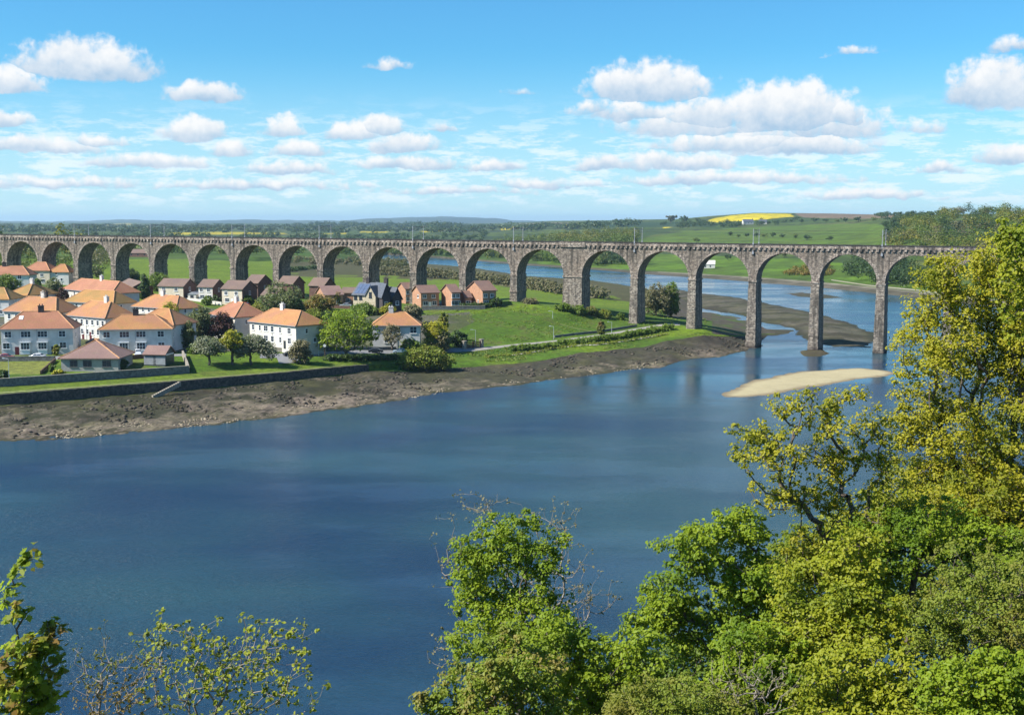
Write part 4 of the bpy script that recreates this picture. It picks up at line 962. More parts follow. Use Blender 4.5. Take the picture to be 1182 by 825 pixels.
def solar(root, roof, Lx, depth, eh, rh, pf):
    s = rh / (depth / 2)
    def panel(x0, x1, y0, y1):
        c = [(x, y, eh + s * y + d) for d in (.05, .12) for x, y in ((x0, y0), (x1, y0), (x1, y1), (x0, y1))]
        MB().add(c, [(0, 3, 2, 1), (4, 5, 6, 7), (0, 1, 5, 4), (1, 2, 6, 5), (2, 3, 7, 6), (3, 0, 4, 7)]).build('solar_panel', M['solar'], roof)
    for i in range(3):
        for j in range(2): panel(.9 + i * 1.55, 2.35 + i * 1.55, .5 + j * 1.9, 2.3 + j * 1.9)
    # front gable with a dormer, and the steep cross wing on the right
    g = MB(); gx, gw = Lx - 2.6, 4.2
    g.box(gx - gw / 2, gx + gw / 2, -1.2, .3, -3, eh - .2)
    g.prism([(gx - gw / 2, eh - .2), (gx + gw / 2, eh - .2), (gx, eh + 2.9)], -1.2, 1.0); g.build('front_gable', M['cream_stone'], root)
    for sx in (-1, 1):
        MB().add([(gx + sx * (gw / 2 + .3), -1.5, eh - .55), (gx, -1.5, eh + 3.15), (gx, depth / 2, eh + 3.15), (gx + sx * (gw / 2 + .3), depth / 2, eh - .55), (gx + sx * (gw / 2 + .3), -1.5, eh - .3), (gx, -1.5, eh + 3.4), (gx, depth / 2, eh + 3.4), (gx + sx * (gw / 2 + .3), depth / 2, eh - .3)],
                 [(0, 1, 2, 3), (4, 7, 6, 5), (0, 4, 5, 1), (1, 5, 6, 2), (2, 6, 7, 3), (3, 7, 4, 0)]).build('gable_roof', M['slate'], root)
    pg = lambda u, d, z: (u, -1.2 - d, z)
    window(root, gx, eh - .7, 1.0, 1.8, 1, pg, 'dark_paint'); window(root, gx, 1.0, 2.2, 1.8, 3, pg)
    for x in (1.5, 3.7): window(root, x, eh - 1.6, 1.1, 1.3, 1, pf, 'dark_paint'); window(root, x, 1.0, 1.1, 1.5, 1, pf)
house('stone_house', 'cream stone house with steep slate gables, solar panels and two tall black chimneys', (405.5, 340.), (437, 343.4), 10, 6.2, 4.2, 'cream_stone', 'slate', 'gx', side=SIDE_G, chim=((.33, 'chimney_dark'), (.985, 'chimney_dark')), extra=solar, ang=-28)
house('stone_house', 'shaded double gabled stone wing on the right of the solar panel house', (440.5, 343.5), (452, 341.6), 12, 6.4, 4.8, 'chimney_dark', 'slate', 'gy', front=SIDE_G, ang=24)  # near-black wall colour paints the shade into this wing's stone
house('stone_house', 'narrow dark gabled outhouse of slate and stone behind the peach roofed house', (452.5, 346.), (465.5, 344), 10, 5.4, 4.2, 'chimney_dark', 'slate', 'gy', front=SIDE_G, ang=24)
house('pavilion', 'brown hip roofed bowls pavilion with three dark windows beside the riverside wall', (66.5, 413.6), (138, 413.6), 13.5, 3.3, 4.2, 'pebble', 'tile_wine', 'hip', front=[(.22, 1.15, 1.7, 1.5, 2, 0), (.46, 1.15, 2.0, 1.5, 2, 0), (.80, 1.15, 2.0, 1.5, 2, 0)], side=(), ins=8.2, cat='pavilion', ang=1, fm='grey_timber', ov=.6)
def shut(root, roof, Lx, depth, eh, rh, pf):
    for u in (.3, .7): MB().box(Lx * u - 1.6, Lx * u + 1.6, .33, .5, .3, 2.5).build('shutter', M['lead'], root)
    MB().box(Lx - .6 + .0, Lx - .35, 1.2, 5.6, -.2, 2.6).build('door', M['door_green'], root); MB().box(Lx - .6, Lx - .3, 1.0, 5.8, 2.62, 2.95).build('door_lintel', M['white_paint'], root)
house('pavilion', 'small dark boarded pavilion with pinkish gabled roof and green door', (164, 408.8), (191, 408.4), 6.8, 3., 2.0, 'grey_timber', 'tile_wine', 'gx', extra=shut, cat='pavilion', ang=-8, side=())
# ------------------------------------------------------------------ walls, roads, paths
def resample(pts, step):
    P_ = [Vector(p) for p in pts]; out = [P_[0]]
    for a, b in zip(P_, P_[1:]):
        n = max(1, int((b - a).length / step))
        out += [a + (b - a) * (i / n) for i in range(1, n + 1)]
    return out
def wall_strip(name, pts, thick, m, zt=None, zb=None, label=None, cat=None, jit=.0, coping=None, cap_h=.18):
    """solid wall along pts (centre line, Vector with z = top)"""
    V_ = []; Fs = []; n = len(pts); r_ = random.Random(3); CV = []
    for i, p in enumerate(pts):
        a, b = pts[max(i - 1, 0)], pts[min(i + 1, n - 1)]; d = (b - a); d.z = 0; d.normalize(); s = Vector((-d.y, d.x, 0)) * thick / 2
        top = p.z + r_.uniform(-jit, jit); bot = zb[i] if zb else p.z - 3
        for q, z in ((p - s, bot), (p + s, bot), (p + s, top), (p - s, top)): V_.append((q.x, q.y, z))
        for q, z in ((p - s * 1.25, top + .003), (p + s * 1.25, top + .003), (p + s * 1.25, top + cap_h), (p - s * 1.25, top + cap_h)): CV.append((q.x, q.y, z))
    for i in range(n - 1):
        k = 4 * i
        for j in range(4): Fs.append((k + j, k + (j + 1) % 4, k + 4 + (j + 1) % 4, k + 4 + j))
    Fs += [(0, 3, 2, 1), (4 * n - 4, 4 * n - 3, 4 * n - 2, 4 * n - 1)]
    o = MB().add(V_, Fs).build(name, m); tag(o, label, cat, None, 'thing')
    if coping: MB().add(CV, Fs).build('coping', coping, o)
    return o
def ground_pts(pix, h=0.): return [place(x, y, h) for x, y in pix]
# sea wall: stands on the beach, its head level with the grass
la = np.linspace((-200 - CX) / F / CT, (424 - CX) / F / CT, 150); pts = []; zb = []
for a in la:
    Ys, Zs = knots(GL, np.array([a])); pts.append(Vector((a * (Ys[4, 0] - .35), Ys[4, 0] - .35, Zs[4, 0] + .12))); zb.append(Zs[2, 0] - .8)
wall_strip('sea_wall', pts, .9, M['wall_stone'], zb=zb, label='long dark stone sea wall holding the grassy bank above the muddy shore', cat='sea wall', jit=.05)
# steps down the wall
a0, a1 = place(208, 438.2), place(173, 456.5, .0)
st = MB(); p0 = Vector(G(207, 440.3, 5.7)); p1 = Vector(G(175, 456.8, 3.)); 
dn = Vector((p1.x - p0.x, p1.y - p0.y, 0)).normalized(); nrm = Vector((dn.y, -dn.x, 0)); nrm = nrm if nrm.y < 0 else -nrm
N_ = 14
for i in range(N_):
    a = p0 + (p1 - p0) * (i / N_); b = p0 + (p1 - p0) * ((i + 1) / N_); q = nrm * .7; ba, bb = a.z - 1.1, b.z - 1.1
    st.add([(a.x, a.y, ba), (b.x, b.y, ba), (b.x + q.x, b.y + q.y, ba), (a.x + q.x, a.y + q.y, ba), (a.x, a.y, a.z), (b.x, b.y, a.z), (b.x + q.x, b.y + q.y, a.z), (a.x + q.x, a.y + q.y, a.z)],
           [(0, 3, 2, 1), (4, 5, 6, 7), (0, 1, 5, 4), (1, 2, 6, 5), (2, 3, 7, 6), (3, 0, 4, 7)])
tag(st.build('steps', M['pale_stone']), 'flight of pale stone steps running down the sea wall to the shore', 'steps')
def gwall(pix, hgt, thick, m, label, cat='wall', name='garden_wall', coping='pale_stone', step=2.):
    g = resample(ground_pts(pix), step); g = [Vector((p.x, p.y, ground_z(p.x, p.y))) for p in g]
    return wall_strip(name, [p + Vector((0, 0, hgt)) for p in g], thick, m, zb=[p.z - .8 for p in g], label=label, cat=cat, coping=M[coping] if coping else None, jit=.02)
gwall([(-120, 453.5), (0, 446.3), (110, 438.6), (218, 430.6)], 1.75, .5, M['garden_stone'], 'long grey stone wall between the pavilions and the grassy bank')
gwall([(218, 430.4), (214, 419), (211, 411)], 1.5, .45, M['pale_stone'], 'pale short wall end beside the small boarded pavilion', coping=None)
gwall([(-60, 417.6), (47, 416.6), (64, 416.5)], 1.1, .4, M['garden_stone'], 'low grey wall between the bowling green and the lane of parked cars', coping='garden_stone')
gwall([(140, 415.4), (170, 413.6)], 1.2, .4, M['brick_dark'], 'low dark wall behind the small lawn between the two pavilions', coping=None)
gwall([(64, 417), (47, 432)], .9, .3, M['timber'], 'brown slatted fence slanting down from the lane to the corner of the bowling green', 'fence', 'garden_fence', None)
gwall([(286, 400.5), (310, 404.5), (338, 407.5)], 1., .35, M['pale_stone'], 'low pale garden wall in front of the bright white house')
gwall([(372, 404.8), (440, 403.8), (476, 403)], .9, .35, M['garden_stone'], 'low stone wall along the road under the big round green tree', coping=None)
gwall([(487, 357.6), (520, 357.4), (560, 356.6)], 1.1, .4, M['garden_stone'], 'rough stone wall at the top of the meadow below the brick houses', coping='pale_stone')
gwall([(640, 389.5), (690, 384), (735, 376.8)], .7, .3, M['garden_stone'], 'low dark wall along the upper edge of the riverside path', coping=None)

def drape(name, near, far, m, off=.06, n=60, kind='structure'):
    """strip lying on the ground between two photo lines"""
    A = resample(ground_pts(near), 1e9); B = resample(ground_pts(far), 1e9)
    def along(Pn, w):
        ls = [0.]; 
        for a, b in zip(Pn, Pn[1:]): ls.append(ls[-1] + (b - a).length)
        s = w * ls[-1]
        for i in range(len(Pn) - 1):
            if s <= ls[i + 1] + 1e-6: return Pn[i].lerp(Pn[i + 1], (s - ls[i]) / max(ls[i + 1] - ls[i], 1e-6))
        return Pn[-1]
    V_ = []; c = 7
    for i in range(n + 1):
        a, b = along(A, i / n), along(B, i / n)
        for j in range(c):
            p = a.lerp(b, j / (c - 1)); V_.append((p.x, p.y, ground_z(p.x, p.y) + off))
    return tag(np_mesh(name, V_, grid_faces(n + 1, c), m), kind=kind)
drape('lane', [(-160, 418.8), (0, 416), (70, 415), (140, 413.2), (215, 411)], [(-160, 413), (0, 411.6), (70, 411.2), (140, 410.2), (215, 408.4)], M['asphalt'])
drape('road', [(300, 413.5), (330, 412.6), (372, 411), (440, 408.4), (475, 407.8), (530, 406.4), (548, 405.6)], [(300, 408.8), (330, 408), (372, 406), (440, 404.4), (475, 404), (530, 401.4), (548, 401)], M['asphalt'])
drape('drive', [(322, 420), (340, 419), (352, 412)], [(318, 410), (332, 409), (352, 408)], M['asphalt'], .09)
drape('path', [(545, 405.6), (570, 402.6), (600, 398.6), (640, 394.6), (671, 390.8), (706, 386), (740, 380.6), (760, 377), (785, 375.6)], [(545, 401.2), (570, 399.8), (600, 396.6), (640, 392.9), (671, 389), (706, 384), (740, 378.2), (760, 374.6), (785, 373)], M['gravel_path'])
drape('footpath', [(606, 361.5), (640, 371.6), (668, 380), (690, 384)], [(606, 361), (640, 371), (668, 379.4), (690, 383.5)], mat('worn_grass_track', (.15, .16, .055), .95, var=.2), .05)
drape('bank_track', [(590, 410.6), (640, 402.6), (690, 398.6), (740, 391.4), (770, 386)], [(590, 409.6), (640, 401.4), (690, 397.6), (740, 390.4), (770, 385)], mat('bare_stony_track', (.40, .38, .30), .95, var=.4, vscale=.5), .1)
drape('promenade', [(-160, 462.6), (0, 453.8), (110, 445.8), (212, 438.2), (330, 428.6), (400, 421)], [(-160, 461.4), (0, 452.9), (110, 445.1), (212, 437.6), (330, 428.1), (400, 420.6)], mat('worn_turf_edge', (.24, .25, .10), .95, var=.25), .05)

# gate with stone pillars
p = place(536, 403); q = place(556, 400.6)
gt = empty('field_gate', p, math.atan2(q.y - p.y, q.x - p.x), 'brown timber double gate between two pale stone pillars beside the road', 'gate'); Lg = (q - p).length
for x in (0, Lg): MB().box(x - .45, x + .45, -.45, .45, -.5, 2.3).box(x - .6, x + .6, -.6, .6, 2.302, 2.6).build('pillar', M['pale_stone'], gt)
for x0, x1 in ((.5, Lg / 2 - .05), (Lg / 2 + .05, Lg - .5)):
    mb = MB()
    for z in (.25, .7, 1.15, 1.6): mb.box(x0, x1, -.04, .04, z, z + .3)
    mb.box(x0, x0 + .18, -.1, .1, .1, 2.1).box(x1 - .18, x1, -.1, .1, .1, 2.1).build('gate_leaf', M['timber'], gt)

for pix, h_, m_, lb, nm in (
    ([(64, 389), (72, 400), (92, 403)], 1.3, 'timber', 'brown garden fence behind the skylight house', 'garden_fence'),
    ([(96, 407), (110, 407.5)], 1.1, 'garden_stone', 'short garden wall in the gap between the grey front houses', 'garden_wall'),
    ([(228, 396), (250, 399), (284, 401)], 1.2, 'pale_stone', 'pale garden wall under the copper tree', 'garden_wall'),
    ([(150, 369), (176, 371), (200, 375)], 1.2, 'timber', 'brown fence in the back gardens before the low white house', 'garden_fence'),
    ([(196, 345), (226, 348), (256, 352)], 1.1, 'render_white', 'white garden wall in front of the cream gabled houses', 'garden_wall'),
    ([(345, 352), (372, 356), (404, 357)], 1.2, 'brick_dark', 'dark garden wall before the orange brick bungalow', 'garden_wall')):
    gwall(pix, h_, .3, M[m_], lb, 'fence' if 'fence' in nm else 'wall', nm, None)
def shed(label, px, py, rz, w, d, h, wm, rm):
    b = place(px, py); o = empty('garden_shed', b, R(rz), label, 'shed'); MB().box(0, w, 0, d, -1, h).build('wall', M[wm], o)
    MB().prism([(-.2, h), (w + .2, h), (w / 2, h + w * .3)], -.2, d + .2).build('roof', M[rm], o); MB().box(w * .3, w * .7, -.05, .05, 0, h * .85).build('door', M['dark_paint'], o)
shed('small grey shed in the gap beside the dark red garden shrub', 99, 404, 4, 3, 3.5, 2.2, 'grey_timber', 'slate')
shed('brown shed at the back of the low white house', 206, 362, -10, 3.2, 4, 2.3, 'timber', 'tile_brown')
shed('white garage beside the leftmost cream gabled house', 217, 347, -14, 3.4, 6, 2.4, 'render_white', 'lead')
shed('white garage right of the white fronted gabled house', 251, 346, -14, 3.4, 6, 2.4, 'render_white', 'lead')
shed('grey shed behind the left end of the bright white house', 281, 384, 20, 3, 3, 2.2, 'grey_timber', 'slate')
# ------------------------------------------------------------------ cars
def car_paint(name, c): return mat(name, c, .25, .0, var=0, spec=.6)
CARP = {'white': car_paint('white_car_paint', (.75, .76, .78)), 'red': car_paint('red_car_paint', (.30, .02, .025)), 'silver': car_paint('silver_car_paint', (.42, .44, .47)),
        'dark': car_paint('dark_car_paint', (.02, .025, .035)), 'blue': car_paint('pale_blue_car_paint', (.40, .50, .60)), 'yellow': car_paint('yellow_boat_paint', (.60, .52, .18))}
LAMP = mat('headlight_lens', (.7, .72, .75), .1, var=0)
def car(label, px, py, ang, paint, van=False):
    b = place(px, py); root = empty('parked_car', b, R(ang), label, 'car')
    h = 1.0 if van else 0
    prof = [(-2.15, .35), (-2.2, .75), (-2.05, .98), (-1.55, 1.02 + h * .6), (-1.0, 1.48 + h * .5), (.45 + h * .6, 1.48 + h * .5), (1.15 + h * .3, 1.0), (2.0, .86), (2.2, .68), (2.15, .32)]
    me = MB(); n = len(prof); W2 = .86
    rows = [(-W2, 0), (-W2 - .04, .03), (W2 + .04, .03), (W2, 0)]
    vs = []
    for y, ins in ((-W2, .0), (W2, .0)):
        for x, z in prof: vs.append((x, y * (1 - .16 * max(0, (z - 1.0)) / .5), z))
    me.add(vs, [tuple(range(n)), tuple(range(2 * n - 1, n - 1, -1))] + [(i, n + i, n + (i + 1) % n, (i + 1) % n) for i in range(n)])
    body = me.build('body', CARP[paint], root)
    bv = body.modifiers.new('soft', 'BEVEL'); bv.width = .07; bv.segments = 2; bv.limit_method = 'ANGLE'
    zt = 1.42 + h * .5
    for s in (-1, 1):
        for x0, x1, a0, a1 in ((-1.42, -.32, -1.0, -.32), (-.24, .98 + h * .3, -.24, .50 + h * .5)):
            y0, y1 = s * (W2 + .012), s * (W2 * .875 + .012)
            g = MB(); c = [(x0, y0, 1.04), (x1, y0, 1.04), (a1, y1, zt - .02), (a0, y1, zt - .02)]; g.add(c + [(x, y - s * .05, z) for x, y, z in c], [(0, 1, 2, 3), (7, 6, 5, 4), (0, 4, 5, 1), (1, 5, 6, 2), (2, 6, 7, 3), (3, 7, 4, 0)]); g.build('side_window', M['glass'], root)
    for nm, c in (('windscreen', [(1.13 + h * .3, -.68, 1.06), (1.13 + h * .3, .68, 1.06), (.52 + h * .6, .60, 1.44 + h * .5), (.52 + h * .6, -.60, 1.44 + h * .5)]), ('rear_window', [(-1.55, -.66, 1.08 + h * .55), (-1.55, .66, 1.08 + h * .55), (-1.06, .58, 1.44 + h * .5), (-1.06, -.58, 1.44 + h * .5)])):
        sx = .03 if nm == 'windscreen' else -.03; c2 = [(x + sx, y, z + .02) for x, y, z in c]
        MB().add(c2 + [(x - sx * 2, y, z - .03) for x, y, z in c2], [(0, 1, 2, 3), (7, 6, 5, 4), (0, 4, 5, 1), (1, 5, 6, 2), (2, 6, 7, 3), (3, 7, 4, 0)]).build(nm, M['glass'], root)
    for x in (-1.35, 1.35):
        for s in (-1, 1):
            w = MB().tube((x, s * .68, .32), (x, s * .90, .32), .32, .32, 14).build('wheel', M['tyre'], root)
            MB().tube((x, s * .80, .32), (x, s * .915, .32), .19, .17, 10).build('rim', M['galv'], w)
    for s in (-1, 1): MB().box(2.06, 2.21, s * .62 - .18, s * .62 + .18, .60, .76).build('headlight', LAMP, root)
    return root
car('white car parked on the lane beside the bowling green', 43, 414.2, 178, 'white')
car('red car parked at the photo edge on the lane behind the bowling green', 7, 414.8, 2, 'red')
car('white van nose standing between the two pavilions in front of the bright orange roofed house', 159, 411.6, 110, 'white', True)
car('silver car parked behind the big round tree, left of the stone house', 399, 354.5, 185, 'silver')
car('pale blue car on the riverside road below the peach roofed house', 462, 407.6, 184, 'blue')
car('silver car parked in the shaded yard of the second brick house', 503, 353.6, 196, 'silver')
car('dark car standing beside the silver one in the shaded brick yard', 511, 353.2, 196, 'dark')
car('white car left of the garage bush by the cream fronted gabled houses', 229, 343.6, 10, 'white')
car('dark car in front of the cream gabled house with a white door', 266, 349.4, 170, 'dark')
car('dark car under the right side of the big round tree on the road', 434, 407.4, 3, 'dark')
b = place(150, 411); bt = empty('dinghy', b, R(8), 'small yellow upturned dinghy in the front garden of the bright orange roofed house', 'boat')
mb = MB(); n = 9; vs = []
for i in range(n):
    u = i / (n - 1); x = -2 + 4 * u; w = .85 * math.sin(math.pi * (.12 + .8 * u)) ** .6; hh = .75 * math.sin(math.pi * (.15 + .75 * u)) ** .5
    for k in range(7): a = math.pi * k / 6; vs.append((x, w * math.cos(a), hh * math.sin(a)))
mb.add(vs, [(i * 7 + k, i * 7 + k + 1, (i + 1) * 7 + k + 1, (i + 1) * 7 + k) for i in range(n - 1) for k in range(6)] + [tuple(range(6, -1, -1)), tuple(range((n - 1) * 7, n * 7))])
mb.build('hull', CARP['yellow'], bt, True); MB().box(-1.9, 1.9, -.05, .05, .70, .84).build('keel', M['white_paint'], bt)

car('small white car parked against the white garden wall of the gabled houses', 205, 349, 172, 'white')
car('silver car in front of the leftmost cream gabled house', 197, 346.4, 168, 'silver')
car('red car parked on the yard below the large dark brick gable', 282, 353.5, 165, 'red')
car('dark car at the bend of the drive before the bright white house', 336, 411, 30, 'dark')
# ------------------------------------------------------------------ lamp posts
def lamp(label, px, py, top, m='galv', arm=.9):
    b = place(px, py); h = AtD(px, top, b.y).z - b.z; o = empty('street_lamp', b - Vector((0, 0, .1)), rnd.uniform(-.4, .2), label, 'street lamp', 'lamp posts along the waterfront')
    MB().tube((0, 0, 0), (0, 0, 1.2), .11, .10, 8).tube((0, 0, 1.2), (0, 0, h), .075, .05, 8).build('post', M[m], o)
    MB().tube((0, 0, h), (-arm, 0, h + .1), .045, .04, 6).build('arm', M[m], o)
    MB().box(-arm - .65, -arm + .05, -.16, .16, h + .03, h + .2).build('lamp_head', M['galv'], o)
lamp('tall slim lamp post at the stone wall in front of the bowling green', 11, 444.5, 413.6)
lamp('slim lamp post on the grass beside the big round green tree', 368, 411, 395)
lamp('lamp post beside the dark bush left of the timber gate', 549, 401, 380.5)
lamp('lamp post at the upper edge of the path below the middle of the meadow', 639, 391.5, 376.5)
lamp('lamp post at the path next to the lone dark shrub', 706, 385.5, 371.5)
lamp('distant thin lamp post standing in the meadow below the broad bridge pier', 638, 368, 359)
b = place(375, 412.5); sg = empty('notice_post', b, 0, 'short brown post with a pale round notice on the grass before the big tree', 'sign')
MB().box(-.12, .12, -.12, .12, -.3, 3.2).build('post', M['timber'], sg); MB().tube((0, -.2, 3.3), (0, -.13, 3.3), .42, .42, 14).build('notice', M['white_paint'], sg)

# ------------------------------------------------------------------ village trees and shrubs
vtree('blossom_tree', 'pale grey blossoming tree, left of the three small trees on the grass', 241.5, 421.4, 41, 34, 'lf_grey', 201, trunk=.30, dens=1.1, leaf=.34)
vtree('young_tree', 'upright yellowish green tree between the two blossoming trees on the grass', 268.5, 420.6, 30, 41, 'lf_gold', 202, trunk=.34, leaf=.36)
vtree('blossom_tree', 'leaning grey tree with dark crooked trunk, right of the three small trees on the grass', 289.5, 421, 50, 36, 'lf_grey', 203, trunk=.28, lumps=[(-10, 20, 13, 9), (2, 27, 14, 8), (14, 21, 12, 7), (22, 15, 9, 6), (-14, 15, 7, 6)], leaf=.34, dens=1.2)
vtree('weeping_tree', 'drooping grey brown tree at the end of the grass bank beside the drive', 346.5, 419.5, 27, 30, 'lf_bud', 204, trunk=.15, lumps=[(0, 17, 11, 11), (-6, 12, 7, 10), (6, 9, 8, 8), (3, 22, 8, 6)], leaf=.3, dens=1.3)
vtree('round_tree', 'big round bright green tree beside the riverside road', 400, 411.5, 82, 57, 'lf_bright', 205, trunk=.16, lumps=[(0, 30, 33, 23), (-20, 24, 20, 16), (20, 22, 19, 15), (8, 42, 22, 13), (-10, 41, 20, 13), (28, 30, 12, 13), (-30, 24, 10, 10)], dens=1.3, leaf=.45)
vtree('garden_tree', 'tall drooping grey green tree left of the copper tree', 231, 396, 32, 46, 'lf_willow', 206, trunk=.1, leaf=.4)
vtree('copper_tree', 'dark copper leaved tree before the grey end wall of the red orange roof', 253, 396, 34, 36, 'lf_copper', 207, trunk=.14, leaf=.4)
vtree('copper_tree', 'small copper red tree between the mossy roof and the stacked orange roofs', 73, 356, 16, 24, 'lf_copper', 208, trunk=.1, leaf=.4)
vtree('garden_tree', 'grey green bush tree below the small grey walled wing', 62, 348, 24, 28, 'lf_willow', 209, trunk=.1)
vtree('garden_shrub', 'round dark green shrub in front of the cream pink roofed house', 43, 335, 13, 14, 'lf_mid', 210, 'shrub', .05)
vtree('garden_tree', 'leafy mid green tree under the pink roofed house at the photo edge', 8, 346, 38, 30, 'lf_mid', 211, trunk=.08)
vtree('garden_shrub', 'bright green shrub at the foot of the yellow mossy roof', 36, 352, 16, 14, 'lf_bright', 212, 'shrub', .05)
vtree('garden_tree', 'broad light green tree in front of the low white house', 198, 382, 34, 34, 'lf_gold', 213, trunk=.1, leaf=.38)
vtree('garden_tree', 'pale leafy tree behind the bright orange roof and beside the blue grey wall', 217, 402, 22, 32, 'lf_willow', 214, trunk=.1)
vtree('conifer', 'dark green conifer behind the low white house', 167, 345, 17, 28, 'lf_dark', 215, trunk=.05, lumps=[(0, 8, 7, 9), (0, 16, 5, 8), (0, 23, 3, 6), (-3, 6, 5, 6)])
vtree('garden_shrub', 'dark rounded shrubs below the third bridge pier', 183, 336, 32, 22, 'lf_mid', 216, 'shrub', .05)
vtree('garden_tree', 'wide dark green tree in the gap under the second arch', 149, 326, 34, 16, 'lf_dark', 217, trunk=.05)
vtree('willow', 'broad willowy grey green tree in front of the dark brick gables', 325, 365, 58, 40, 'lf_willow', 218, trunk=.08, leaf=.42, dens=.9)
vtree('garden_shrub', 'dark evergreen shrub at the right foot of the broad willowy tree', 343, 366, 22, 22, 'lf_dark', 219, 'shrub', .05)
vtree('garden_tree', 'rusty green hedge tree before the orange brick bungalow', 368, 360, 40, 20, 'lf_rust', 220, trunk=.05)
vtree('garden_shrub', 'olive garden shrub behind the bright white house', 362, 372, 24, 16, 'lf_olive', 221, 'shrub', .05)
vtree('garden_shrub', 'small brown leaved tree next to the silver car by the stone house', 390, 353, 15, 16, 'lf_rust', 222, 'shrub', .08)
vtree('garden_shrub', 'green hedge in front of the stone house with solar panels', 420, 363, 34, 13, 'lf_mid', 223, 'hedge', .05)
vtree('garden_shrub', 'yellow green bush under the dark shaded stone wing', 447, 364, 22, 15, 'lf_gold', 224, 'shrub', .05)
vtree('garden_tree', 'brown budding tree at the upper left corner of the meadow', 477, 374, 26, 24, 'lf_bud', 225, trunk=.1)
vtree('garden_tree', 'thin bare brownish tree before the peach roofed house', 453, 406, 24, 34, 'lf_bud', 226, trunk=.2, dens=.45, leaf=.3)
vtree('garden_shrub', 'green garden bushes along the front wall of the peach roofed house', 474, 406, 30, 16, 'lf_mid', 227, 'shrub', .05)
vtree('garden_tree', 'yellow green domed tree between the peach roofed house and the meadow', 503, 403, 34, 34, 'lf_gold', 228, trunk=.06)
vtree('garden_tree', 'slender light green tree rising at the meadow corner above the domed tree', 512, 392, 14, 34, 'lf_olive', 229, trunk=.1)
vtree('garden_tree', 'dull grey brown tree in front of the domed yellow green tree', 508, 405, 30, 24, 'lf_brush', 230, trunk=.06)
vtree('garden_shrub', 'dark green shrub behind the lamp post left of the timber gate', 530, 400, 24, 18, 'lf_dark', 231, 'shrub', .05)
vtree('shore_tree', 'broad olive tree overhanging the muddy shore at the end of the sea wall', 492, 427, 66, 30, 'lf_olive', 232, trunk=.04, lumps=[(-14, 14, 17, 11), (6, 15, 18, 12), (22, 9, 12, 8), (-24, 9, 10, 8), (0, 22, 13, 8)], dens=1.1)
vtree('garden_shrub', 'clipped dark bush at the photo edge by the riverside wall', 4, 438, 15, 13, 'lf_dark', 233, 'shrub', .03)
vtree('garden_shrub', 'small clipped conifer at the corner of the bowling green', 59.5, 429, 7, 9, 'lf_mid', 234, 'shrub', .03)
vtree('garden_shrub', 'low yellow green plants beside the left wall of the bowls pavilion', 68, 431.5, 18, 5, 'lf_gold', 235, 'shrub', .02)
vtree('garden_shrub', 'dark bushes against the right wall of the bowls pavilion', 141, 427, 17, 13, 'lf_dark', 236, 'shrub', .03)
vtree('garden_shrub', 'green climber shrub on the front of the skylight house', 65, 410.5, 7, 15, 'lf_olive', 237, 'shrub', .05)
vtree('garden_shrub', 'small green tree in front of the bright white house windows', 320, 402, 11, 16, 'lf_mid', 238, 'shrub', .3)
vtree('garden_shrub', 'rounded bush by the wall end right of the small boarded pavilion', 222, 408, 14, 12, 'lf_mid', 239, 'shrub', .05)
vtree('garden_tree', 'yellow green young tree leaning before the low white house', 183, 372, 14, 20, 'lf_rust', 240, trunk=.15)
vtree('meadow_shrub', 'lone dark shrub with rusty tip standing beside the path below the broad pier', 694, 386.5, 11, 19, 'lf_gorse', 241, 'shrub', .05)
vtree('bare_bush', 'large brown bush behind the bridge between the two river piers', 757, 363.5, 48, 38, 'lf_brush', 242, 'shrub', .04, dens=1.)
vtree('garden_tree', 'dark green tree right behind the large brown bush at the bridge', 774, 365, 26, 42, 'lf_mid', 243, trunk=.06)
for i, (x, y, w, h, m_) in enumerate([(650, 358.5, 22, 9, 'lf_mid'), (668, 362.5, 20, 11, 'lf_mid'), (683, 364, 20, 10, 'lf_gorse'), (697, 367, 20, 10, 'lf_olive'), (716, 369, 12, 8, 'lf_mid'), (612, 351, 22, 7, 'lf_brush'), (572, 353.5, 18, 10, 'lf_dark')]):
    vtree('meadow_shrub', ('green scrub at the left foot of the broad bridge pier', 'green gorse bush below the broad bridge pier', 'flecked gorse bush right below the broad pier', 'olive bush in the grass left of the first river pier', 'small bush touching the first river pier', 'pale brown scrub below the last slim land pier', 'dark hedge beside the tallest orange brick house')[i], x, y, w, h, m_, 260 + i, 'shrub', .02, leaf=.4)
def hedge(name, label, near, hgt, wid, lmat, n, seed, leaf=.4, cat='hedge', jit=.35):
    rng = np.random.default_rng(seed); pts = resample(ground_pts(near), 1.2); A = np.array([[p.x, p.y, ground_z(p.x, p.y)] for p in pts])
    c = A[rng.integers(0, len(A), n)] + rng.normal(size=(n, 3)) * np.array([.7, wid * .35, 0]); hn = hgt * (1 - jit + 2 * jit * vnoise(c[:, 0] * .25, c[:, 1] * .25, seed)); c[:, 2] += hn * rng.random(n) ** .7
    P_, N_ = tuft(c, np.full(n, .55), 14, rng); V, Fa = leaves(P_, N_, leaf, rng, LEAF_Q)
    return tag(np_mesh(name, V, Fa, M[lmat]), label, cat)
hedge('hedge', 'long uneven green hedge of scrub along the lower side of the riverside path', [(590, 405), (620, 403), (660, 397), (700, 392.5), (740, 385.5), (775, 380)], 1.5, 3.4, 'lf_mid', 900, 301)
hedge('hedge', 'low shadowed hedge at the sea wall end under the big round tree', [(380, 415), (410, 415.5), (440, 415), (462, 414)], 1.3, 3., 'lf_dark', 500, 302)
hedge('hedge', 'strip of dark bushes in front of the middle brick houses', [(535, 355), (552, 355.5), (575, 353)], 1.6, 2., 'lf_dark', 260, 303)
hedge('hedge', 'dark field hedge crossing the green fields behind the bridge', [(330, 314), (360, 310.5), (371, 309)], 2.2, 2., 'lf_dark', 420, 304, .7)
